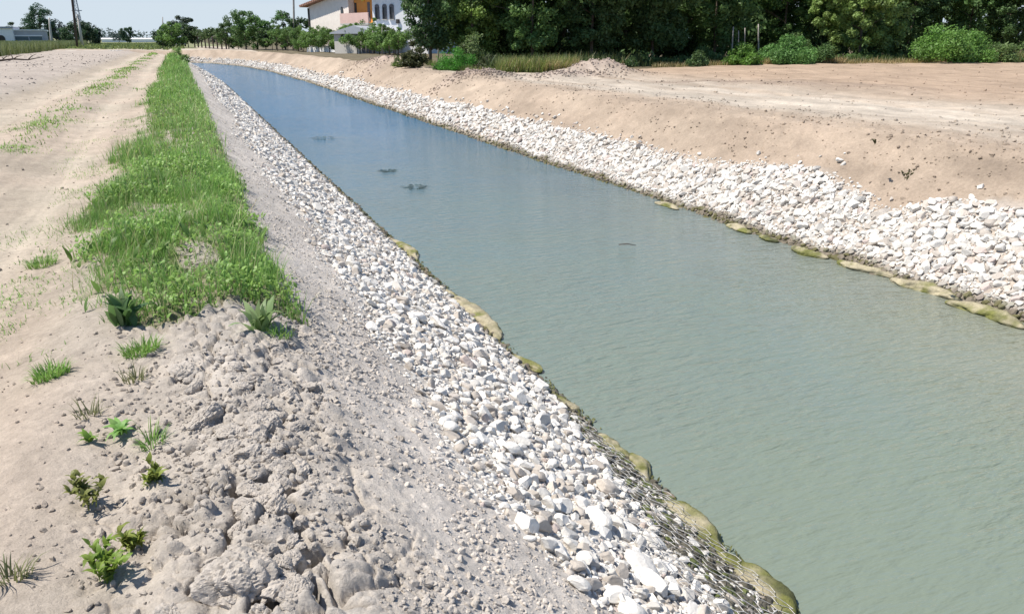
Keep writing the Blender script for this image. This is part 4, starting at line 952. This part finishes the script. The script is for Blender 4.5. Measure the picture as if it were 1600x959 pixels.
def house_white():
    A, L, rz = wall_frame(584, 86, 668, 81); r = empty('white_house', A, rz)
    tag(r, 'bright white house with tall narrow arched windows, partly behind the wood', 'house')
    H_ = 5.45; mb = MB(); mb.prism([(0, 0, -.3), (L, 0, -.3), (L, 0, H_), (L*.5, 0, H_+1.6), (0, 0, H_)], (0, 9, 0)); mb.build('wall', M_white, r)
    mb = MB()
    for s0, s1 in (((-.5, H_-.16), (L*.5-.002, H_+1.6)), ((L*.5+.002, H_+1.6), (L+.5, H_-.16))):
        mb.prism([(s0[0], -.8, s0[1]+.04), (s1[0], -.8, s1[1]+.04), (s1[0], -.8, s1[1]+.24), (s0[0], -.8, s0[1]+.24)], (0, 10.6, 0))
    mb.build('roof', M_greyroof, r)
    for c in (.62, 1.55, 2.42):
        window(r, c-.17, c+.17, 3.5, 4.55, mullion=False)
        a = np.linspace(0, pi, 9); mb = MB(); mb.prism([(c+.25*cos(t), -.09, 4.64+.22*sin(t)) for t in a], (0, .088, 0)); mb.build('window_arch', M_shutter, r)
    for c in (.75, 2.3): window(r, c-.25, c+.25, 1.5, 2.4)
    mb = MB(); mb.box(3.0, 3.3, -.2, -.003, 3.0, 3.4); mb.build('wall_lantern', M_dark, r)
house_white()
# low white garden wall
A, L, rz = wall_frame(478, 100, 590, 83); r = empty('garden_wall', A, rz); tag(r, 'long low white garden wall behind the young trees and vines', 'wall')
mb = MB(); mb.box(0, L, 0, .2, -.2, .75); mb.build('wall_face', M_white, r); mb = MB(); mb.box(-.05, L+.05, -.04, .24, .753, .82); mb.build('coping', M_conc, r)

# young trees in rows before the houses
YG = 'young trees with thin trunks in rows before the houses'
rows = [(466, 102, 50), (482, 98, 52), (498, 95, 49), (514, 92, 54), (530, 90, 50), (546, 87, 51), (562, 84, 55), (577, 82, 50), (592, 78, 53), (608, 75, 50), (622, 72, 54)]
names_ = ['first, below the utility pole', 'second, right of the utility pole', 'third, under the left corner of the cream house', 'fourth, left of the outbuilding roof', 'fifth, under the outbuilding roof', 'sixth, under the oval window', 'seventh, below the orange loggia', 'eighth, left of the white house', 'ninth, under the white house corner', 'tenth, under the white house windows', 'last, touching the wood']
for i, ((px, Y, pt), nm) in enumerate(zip(rows, names_)):
    z1 = float(atY(px, pt, Y)[2]); tree(X_at(px, Y), Y, z1+.25, 1.5, .4, (.16, .28, .07) if i % 3 else (.12, .22, .06), 3200, .14, 'slim young light green tree, '+nm, name='young_tree', group=YG, sd=100+i, clumps=18, trunk_r=.055)
for i, px in enumerate(range(425, 622, 8)):
    Y = float(np.interp(px, [425, 620], [110, 76])); tree(X_at(px, Y), Y, 2.7+.3*(i % 3), 1.1, .4, (.13, .23, .06), 1500, .13, 'dark green vine like bush in the back row before the garden wall', name='vine', cat='vine', group='vines in the back row before the garden wall', sd=140+i, clumps=12, trunk_r=.05)
PG = 'thin pale posts among the young trees'
for px, Y, pt, lab in ((558, 84, 66, 'short pale post between the young trees under the oval window'), (572, 82, 68, 'short pale post between the young trees under the orange loggia'), (597, 77, 42, 'tall pale post before the left windows of the white house'), (615, 73, 44, 'tall dark post before the middle of the white house'), (582, 80, 48, 'tall thin post at the left corner of the white house')):
    stake(px, 85, pt, .05, lab, mat=M_darkwood if 'dark' in lab else M_wood, Y=Y, group=PG, name='wooden_post', cat='post')
# bushy trees left of the houses
HG = 'bushy green trees left of the houses'
for i, (px, Y, pt, R, b, lab, nl) in enumerate([(357, 128, 32, 1.6, (.065, .13, .04), 'small rounded tree, leftmost of the bushy trees beyond the canal', 2600), (384, 122, 14, 2.6, (.085, .17, .05), 'tall double peaked green tree beyond the canal', 5200), (402, 118, 18, 2.0, (.09, .185, .05), 'right peak of the tall green trees beyond the canal', 4200), (415, 116, 42, 1.5, (.07, .13, .045), 'low green tree right of the two tall ones', 2200),
      (446, 114, 12, 2.0, (.08, .18, .05), 'green tree just left of the tall utility pole', 3600), (470, 112, 22, 1.9, (.055, .11, .04), 'green tree just right of the tall utility pole', 3200), (432, 116, 40, 1.3, (.05, .1, .035), 'low dark tree between the tall trees and the utility pole', 1800), (372, 126, 50, 1.3, (.08, .15, .04), 'light green low bushy tree in front of the tall ones', 1600)]):
    z1 = float(atY(px, pt, Y)[2]); tree(X_at(px, Y), Y, z1, R, .3, b, nl, .24, lab, group=HG, sd=200+i, clumps=40)
# trellis beyond the canal end
def trellis():
    A, L, rz = wall_frame(303, 150, 352, 128); r = empty('vine_trellis', A, rz); tag(r, 'long vine trellis on dark posts beyond the end of the canal', 'trellis')
    for k in range(9):
        mb = MB(); x = L*k/8; mb.box(x-.09, x+.09, -.09, .09, -.2, 1.75); mb.build('post', M_darkwood, r)
    mb = MB(); mb.box(0, L, -.05, .05, 1.76, 1.86); mb.build('rail', M_darkwood, r)
    n = 44; cen = np.column_stack([rng.uniform(0, L, n), rng.normal(0, .3, n), rng.uniform(1.7, 2.7, n)]); V, Qs, C = leaf_cloud(cen, rng.uniform(.4, .8, n), 4200, .24, np.array([.07, .12, .04])); mesh_obj('foliage', V, Qs, M_leaf, r, col=C)
trellis()
# cluster at the end of the track; haze tinted into the two bluish trees
CG2 = 'trees clustered at the end of the track'
for i, (px, Y, pt, R, b, lab, nl, sh) in enumerate([(253, 150, 43, 1.6, (.05, .10, .05), 'small rounded dark bush like tree at the left of the cluster', 2200, 'round'), (270, 146, 36, 2.3, (.15, .26, .07), 'light green rounded tree in the middle of the cluster', 4200, 'round'), (286, 154, 20, 2.3, (.035, .065, .045), 'tall dark pointed tree behind the light green one', 4200, 'round'), (294, 148, 38, 1.6, (.045, .085, .035), 'dark tree behind the white car', 2400, 'round'), (262, 156, 34, 1.8, (.05, .095, .045), 'dark tree behind the light green one on the left', 2200, 'round'),
      (309, 170, 40, 1.3, (.06, .10, .07), 'small bluish tree right of the cluster', 1100, 'round'), (333, 175, 44, 1.0, (.06, .10, .07), 'tiny bluish tree above the vine trellis', 700, 'round')]):
    z1 = float(atY(px, pt, Y)[2]); tree(X_at(px, Y), Y, z1, R, .2, b, nl, .26, lab, group=CG2, sd=300+i, clumps=34, shape=sh)
# trees far left; distance haze is painted into the bluish leaf colours
FG = 'distant trees on the left horizon'
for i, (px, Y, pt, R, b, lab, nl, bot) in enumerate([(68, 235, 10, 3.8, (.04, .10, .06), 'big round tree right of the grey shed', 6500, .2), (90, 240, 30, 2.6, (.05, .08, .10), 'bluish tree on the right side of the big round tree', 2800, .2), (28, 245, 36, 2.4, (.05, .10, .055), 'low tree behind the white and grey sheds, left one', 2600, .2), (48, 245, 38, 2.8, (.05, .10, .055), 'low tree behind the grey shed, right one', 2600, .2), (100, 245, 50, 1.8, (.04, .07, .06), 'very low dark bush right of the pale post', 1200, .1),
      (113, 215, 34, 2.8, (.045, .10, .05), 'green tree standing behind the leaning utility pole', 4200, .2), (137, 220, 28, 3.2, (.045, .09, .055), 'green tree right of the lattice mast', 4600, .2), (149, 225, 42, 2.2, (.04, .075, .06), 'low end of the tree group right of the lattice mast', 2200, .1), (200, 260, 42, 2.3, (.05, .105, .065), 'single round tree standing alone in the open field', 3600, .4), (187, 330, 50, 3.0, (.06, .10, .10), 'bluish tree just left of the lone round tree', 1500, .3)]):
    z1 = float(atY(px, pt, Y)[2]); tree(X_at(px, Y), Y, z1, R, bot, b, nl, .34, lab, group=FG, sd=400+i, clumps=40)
# far tree line on the horizon, its leaf colour blued to imitate haze
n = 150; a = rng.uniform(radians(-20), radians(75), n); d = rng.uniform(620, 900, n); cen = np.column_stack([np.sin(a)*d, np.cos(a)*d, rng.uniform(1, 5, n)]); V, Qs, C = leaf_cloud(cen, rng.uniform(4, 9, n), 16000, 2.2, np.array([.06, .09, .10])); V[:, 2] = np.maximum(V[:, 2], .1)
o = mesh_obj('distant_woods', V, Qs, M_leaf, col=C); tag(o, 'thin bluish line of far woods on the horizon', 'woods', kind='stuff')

# ------------------------------------------------------------------ far buildings and poles
A = atY(-30, 60, 200); B = atY(22, 60, 200); W = B[0]-A[0]; r = empty('white_shed', (A[0], 200, 0)); tag(r, 'white flat roofed shed with dark arched doorway at the left edge', 'shed')
mb = MB(); mb.box(0, W, 0, 8, -.2, 3.5); mb.build('wall', M_white, r); mb = MB(); mb.box(-.3, W+.1, -.3, 8.3, 3.503, 3.85); mb.build('roof', M_greyroof, r)
mb = MB(); xx = atY(2, 60, 200)[0]-A[0]; mb.prism([(xx-.7, -.05, -.1), (xx+.7, -.05, -.1)]+[(xx+.7*cos(t), -.05, 1.5+.7*sin(t)) for t in np.linspace(0, pi, 9)], (0, .047, 0)); mb.build('doorway', M_dark, r)
A = atY(22.5, 60, 201); B = atY(66, 60, 201); W = B[0]-A[0]; r = empty('grey_shed', (A[0]+.1, 201, 0)); tag(r, 'long low grey shed with dark horizontal glazing band', 'shed')
mb = MB(); mb.box(0, W, 0, 8, -.2, 3.1); mb.build('wall', M_grey, r); mb = MB(); mb.box(-.1, W+.2, -.2, 8.2, 3.103, 3.3); mb.build('roof', M_white, r)
mb = MB(); mb.box(.1, W*.48, -.05, -.003, 1.2, 1.9); mb.box(W*.52, W-.1, -.05, -.003, 1.2, 1.9); mb.build('window', M_band, r); mb = MB(); mb.box(0, W, -.07, -.003, 2.0, 2.2); mb.build('trim', M_white, r)
mb = MB(); mb.box(.1, W-.1, -.05, -.003, -.1, .9); mb.build('lower_panel', M_band, r)
A = atY(158, 60, 380); B = atY(252, 60, 380); W = B[0]-A[0]; r = empty('greenhouse', (A[0], 380, 0)); tag(r, 'very long low white greenhouse on the horizon behind the lone tree', 'greenhouse')
mb = MB(); mb.box(0, W, 0, 12, -.2, 1.25); mb.build('wall', M_white, r); mb = MB(); mb.prism([(-.2, -.2, 1.26), (-.2, 12.2, 1.26), (-.2, 6, 1.7)], (W+.4, 0, 0)); mb.build('roof', M_white, r)
stake(119, 66, -60, .2, 'tall dark leaning utility pole at the left', mat=M_darkwood, lean=-13, name='utility_pole', cat='pole', Y=150, k=10)
stake(459, 77, -60, .13, 'tall thin grey utility pole among the trees beyond the canal', mat=M_wood, lean=-1, name='utility_pole', cat='pole', Y=112, k=10)
stake(79, 66, 28, .2, 'short pale pole in front of the big round tree', mat=M_conc, lean=-2, name='utility_pole', cat='pole', Y=170, k=8)
stake(254, 66, 27, .1, 'thin distant pole rising above the tree cluster', mat=M_wood, name='utility_pole', cat='pole', Y=160, k=8)
def mast():
    A = atY(127, 60, 185); A[2] = 0; r = empty('lattice_mast', A, .3); tag(r, 'pale lattice mast right of the leaning utility pole', 'mast')
    mb = MB(); mb.tube([(0, 0, -.2), (0, 0, 6)], [.3, .2], 8); mb.build('lower_post', M_conc, r, smooth=True); H0, H1 = 6.0, 9.0; mb = MB()
    for sx in (-1, 1):
        for sy in (-1, 1): mb.tube([(sx*.42, sy*.42, H0-1.2), (sx*.2, sy*.2, H1)], .05, 5)
    for k in range(6):
        z0 = H0-1.2+k*.7; w = .42-.04*k
        for sx in (-1, 1): mb.tube([(sx*w, -w, z0), (-sx*w, -w, z0+.7)], .03, 4); mb.tube([(w, sx*w, z0), (w, -sx*w, z0+.7)], .03, 4)
        mb.tube([(-w, -w, z0), (w, -w, z0)], .03, 4)
    mb.build('lattice', M_metal, r); mb = MB(); mb.box(-.9, .9, -.06, .06, 6.6, 6.75); mb.box(-.25, .25, -.25, .25, H1, H1+.5); mb.build('crossarm', M_metal, r)
mast()
# white car under the cluster
def car():
    p = atY(280, 68, 168); r = empty('parked_car', (p[0], 168, float(height(np.array([p[0]]), np.array([168.]), False)[0])), radians(-78)); tag(r, 'small white car parked under the trees at the end of the track', 'car')
    prof = [(-1.9, .35), (1.9, .35), (2.0, .75), (1.75, .95), (1.0, 1.05), (.45, 1.5), (-1.1, 1.52), (-1.75, 1.0), (-1.98, .8)]
    mb = MB(); mb.prism([(x, -.8, z) for x, z in prof], (0, 1.6, 0)); mb.build('body', M_carpaint, r)
    for s in (-1, 1):
        mb = MB(); y = .803*s; mb.prism([(x, y, z) for x, z in ((-1.35, 1.05), (.85, 1.05), (.38, 1.42), (-1.05, 1.44))], (0, .01*s, 0)); mb.build('window', M_pane, r)
        for x in (-1.25, 1.25):
            mb = MB(); mb.tube([(x, s*.65, .32), (x, s*.84, .32)], .32, 16); w = mb.build('wheel', M_rubber, r); mb = MB(); mb.tube([(x, s*.8405, .32), (x, s*.86, .32)], .18, 12); mb.build('rim', M_metal, w)
    mb = MB(); mb.prism([(.98, -.7, 1.08), (.98, .7, 1.08), (.52, .66, 1.47), (.52, -.66, 1.47)], (.03, 0, .03)); mb.build('windscreen', M_pane, r)
    for s in (-1, 1): mb = MB(); mb.box(1.93, 2.01, s*.62-.14, s*.62+.14, .68, .84); mb.build('headlight', M_white, r)
car()
# crop field on the left: tall pale green cereal (uncountable)
def crop():
    pa = []; A = at(0, 92, 0)[:2]; B = at(137, 72, 0)[:2]; d = B-A; L = np.linalg.norm(d); d /= L; nrm = np.array([-d[1], d[0]])
    if nrm[0] > 0: nrm = -nrm
    for n, w0, w1, wid, t0 in ((24000, 0, 2.5, .05, -12), (26000, 2.5, 30, .16, -40), (14000, 30, 90, .4, -60)):
        t = rng.uniform(t0, L, n); w = rng.uniform(w0, w1, n); w += .3*fbm(t*.8, t*0, 5, 2); P_ = A+d*t[:, None]+nrm*w[:, None]; z = height(P_[:, 0], P_[:, 1], False)
        c = green(n, np.array([.13, .17, .06]), .25, .3); pale = rng.uniform(size=n) < .35; c[pale] = np.array([.27, .30, .16])
        H = 1.15*rng.uniform(.7, 1.08, n)
        pa.append(blades(np.column_stack([P_, z]), H, rng.uniform(0, 2*pi, n), rng.uniform(.05, .35, n), np.full(n, wid), 3, 'grass', c))
    V, Qs, C = join(pa); o = mesh_obj('cereal_crop', V, Qs, M_grass, col=C, smooth=True); tag(o, 'tall pale green cereal crop at the left edge', 'crop', kind='stuff')
    # far grass meadow
    n = 9000; x = rng.uniform(-45, 1, n); y = rng.uniform(135, 260, n); z = height(x, y, False); c = green(n, np.array([.15, .2, .07]), .25, .3)
    V, Qs, C = blades(np.column_stack([x, y, z]), rng.uniform(.2, .5, n), rng.uniform(0, 2*pi, n), rng.uniform(.1, .6, n), np.full(n, .35), 3, 'grass', c)
    o = mesh_obj('meadow_grass', V, Qs, M_grass, col=C, smooth=True); tag(o, 'strip of rough green meadow beyond the end of the track', 'grass', kind='stuff')
crop()
# tall pale weeds at the far end of the verge
for i, (px, py, h, lab) in enumerate([(280, 92, 2.0, 'tall pale green weed clump at the far end of the verge'), (290, 100, 1.2, 'lower green weed clump just before the tall pale one')]):
    p = at(px, py, 0); bush(p[0], min(p[1], 75)*1.0, min(h, .35+p[1]*.012), .35+.1*i, (.15, .25, .07), 900, .07, lab, name='weed_clump', cat='weed', sd=70+i)
# broken branch at the left edge
p = gp(22, 97); mb = MB(); main = p+np.array([[-1.5, .1, .05], [-.7, 0, .1], [0, -.1, .18], [.8, .05, .12], [1.7, .2, .3]]); mb.tube(main, [.07, .065, .055, .04, .02], 7)
for q, (k_, dx_, dy_, dz_) in enumerate([(1, .5, .5, .3), (2, .6, -.5, .22), (3, .5, .4, .35), (1, -.5, -.4, .2), (2, -.2, .4, .35)]): mb.tube([main[k_], main[k_]+np.array([dx_*.5, dy_*.5, dz_*.7]), main[k_]+np.array([dx_, dy_, dz_])], [.035, .025, .01], 6)
tag(mb.build('dead_branch', M_darkwood, loc=p, smooth=True), 'dark dead branches lying on the rubble at the left edge', 'branch')

# ------------------------------------------------------------------ light
SUN_EL = radians(60); sd_ = np.array([-.96, .28]); sd_ /= np.linalg.norm(sd_)
S = np.array([sd_[0]*cos(SUN_EL), sd_[1]*cos(SUN_EL), sin(SUN_EL)])
ld = bpy.data.lights.new('sun', 'SUN'); ld.energy = 5.0; ld.angle = radians(.5); ld.color = (1, .945, .86)
lo = bpy.data.objects.new('sun', ld); COL.objects.link(lo); lo.location = (0, 0, 30)
from mathutils import Vector
lo.rotation_euler = Vector(tuple(-S)).to_track_quat('-Z', 'Y').to_euler()
w = bpy.data.worlds.new('World'); scene.world = w; w.use_nodes = True; nt = w.node_tree; nt.nodes.clear()
sky = nt.nodes.new('ShaderNodeTexSky'); sky.sky_type = 'NISHITA'; sky.sun_disc = False; sky.sun_elevation = SUN_EL; sky.sun_rotation = atan2(S[0], S[1])
sky.air_density = 1.0; sky.dust_density = .3; sky.ozone_density = 2.0
bg = nt.nodes.new('ShaderNodeBackground'); bg.inputs['Strength'].default_value = .088; wo = nt.nodes.new('ShaderNodeOutputWorld')
tcw = nt.nodes.new('ShaderNodeTexCoord'); sx = nt.nodes.new('ShaderNodeSeparateXYZ'); nt.links.new(tcw.outputs['Generated'], sx.inputs[0])
fz = ramp(nt, sx.outputs['Z'], .035, .11, 1.0, 0.0)
mxs = nt.nodes.new('ShaderNodeMix'); mxs.data_type = 'RGBA'; nt.links.new(fz, mxs.inputs[0]); tn = nt.nodes.new('ShaderNodeVectorMath'); tn.operation = 'MULTIPLY'; tn.inputs[1].default_value = (1.0, .98, 1.0); nt.links.new(sky.outputs[0], tn.inputs[0])
mb_ = nt.nodes.new('ShaderNodeMix'); mb_.data_type = 'RGBA'; nt.links.new(ramp(nt, sx.outputs['Z'], .28, .62, 1.0, 0.0), mb_.inputs[0]); nt.links.new(tn.outputs[0], mb_.inputs[6]); mb_.inputs[7].default_value = (1.7, 3.5, 6.6, 1)  # invented deep blue band, added above the horizon to turn water reflections blue
nt.links.new(mb_.outputs[2], mxs.inputs[6]); mxs.inputs[7].default_value = (5.9, 6.8, 7.6, 1)   # pale summer haze along the horizon
nt.links.new(mxs.outputs[2], bg.inputs[0]); nt.links.new(bg.outputs[0], wo.inputs[0])
vs = scene.view_settings; vs.view_transform = 'Standard'; vs.look = 'None'; vs.gamma = 1; vs.use_curve_mapping = False; vs.exposure = .34
scene.cycles.max_bounces = 6; scene.cycles.diffuse_bounces = 3; scene.cycles.use_denoising = True
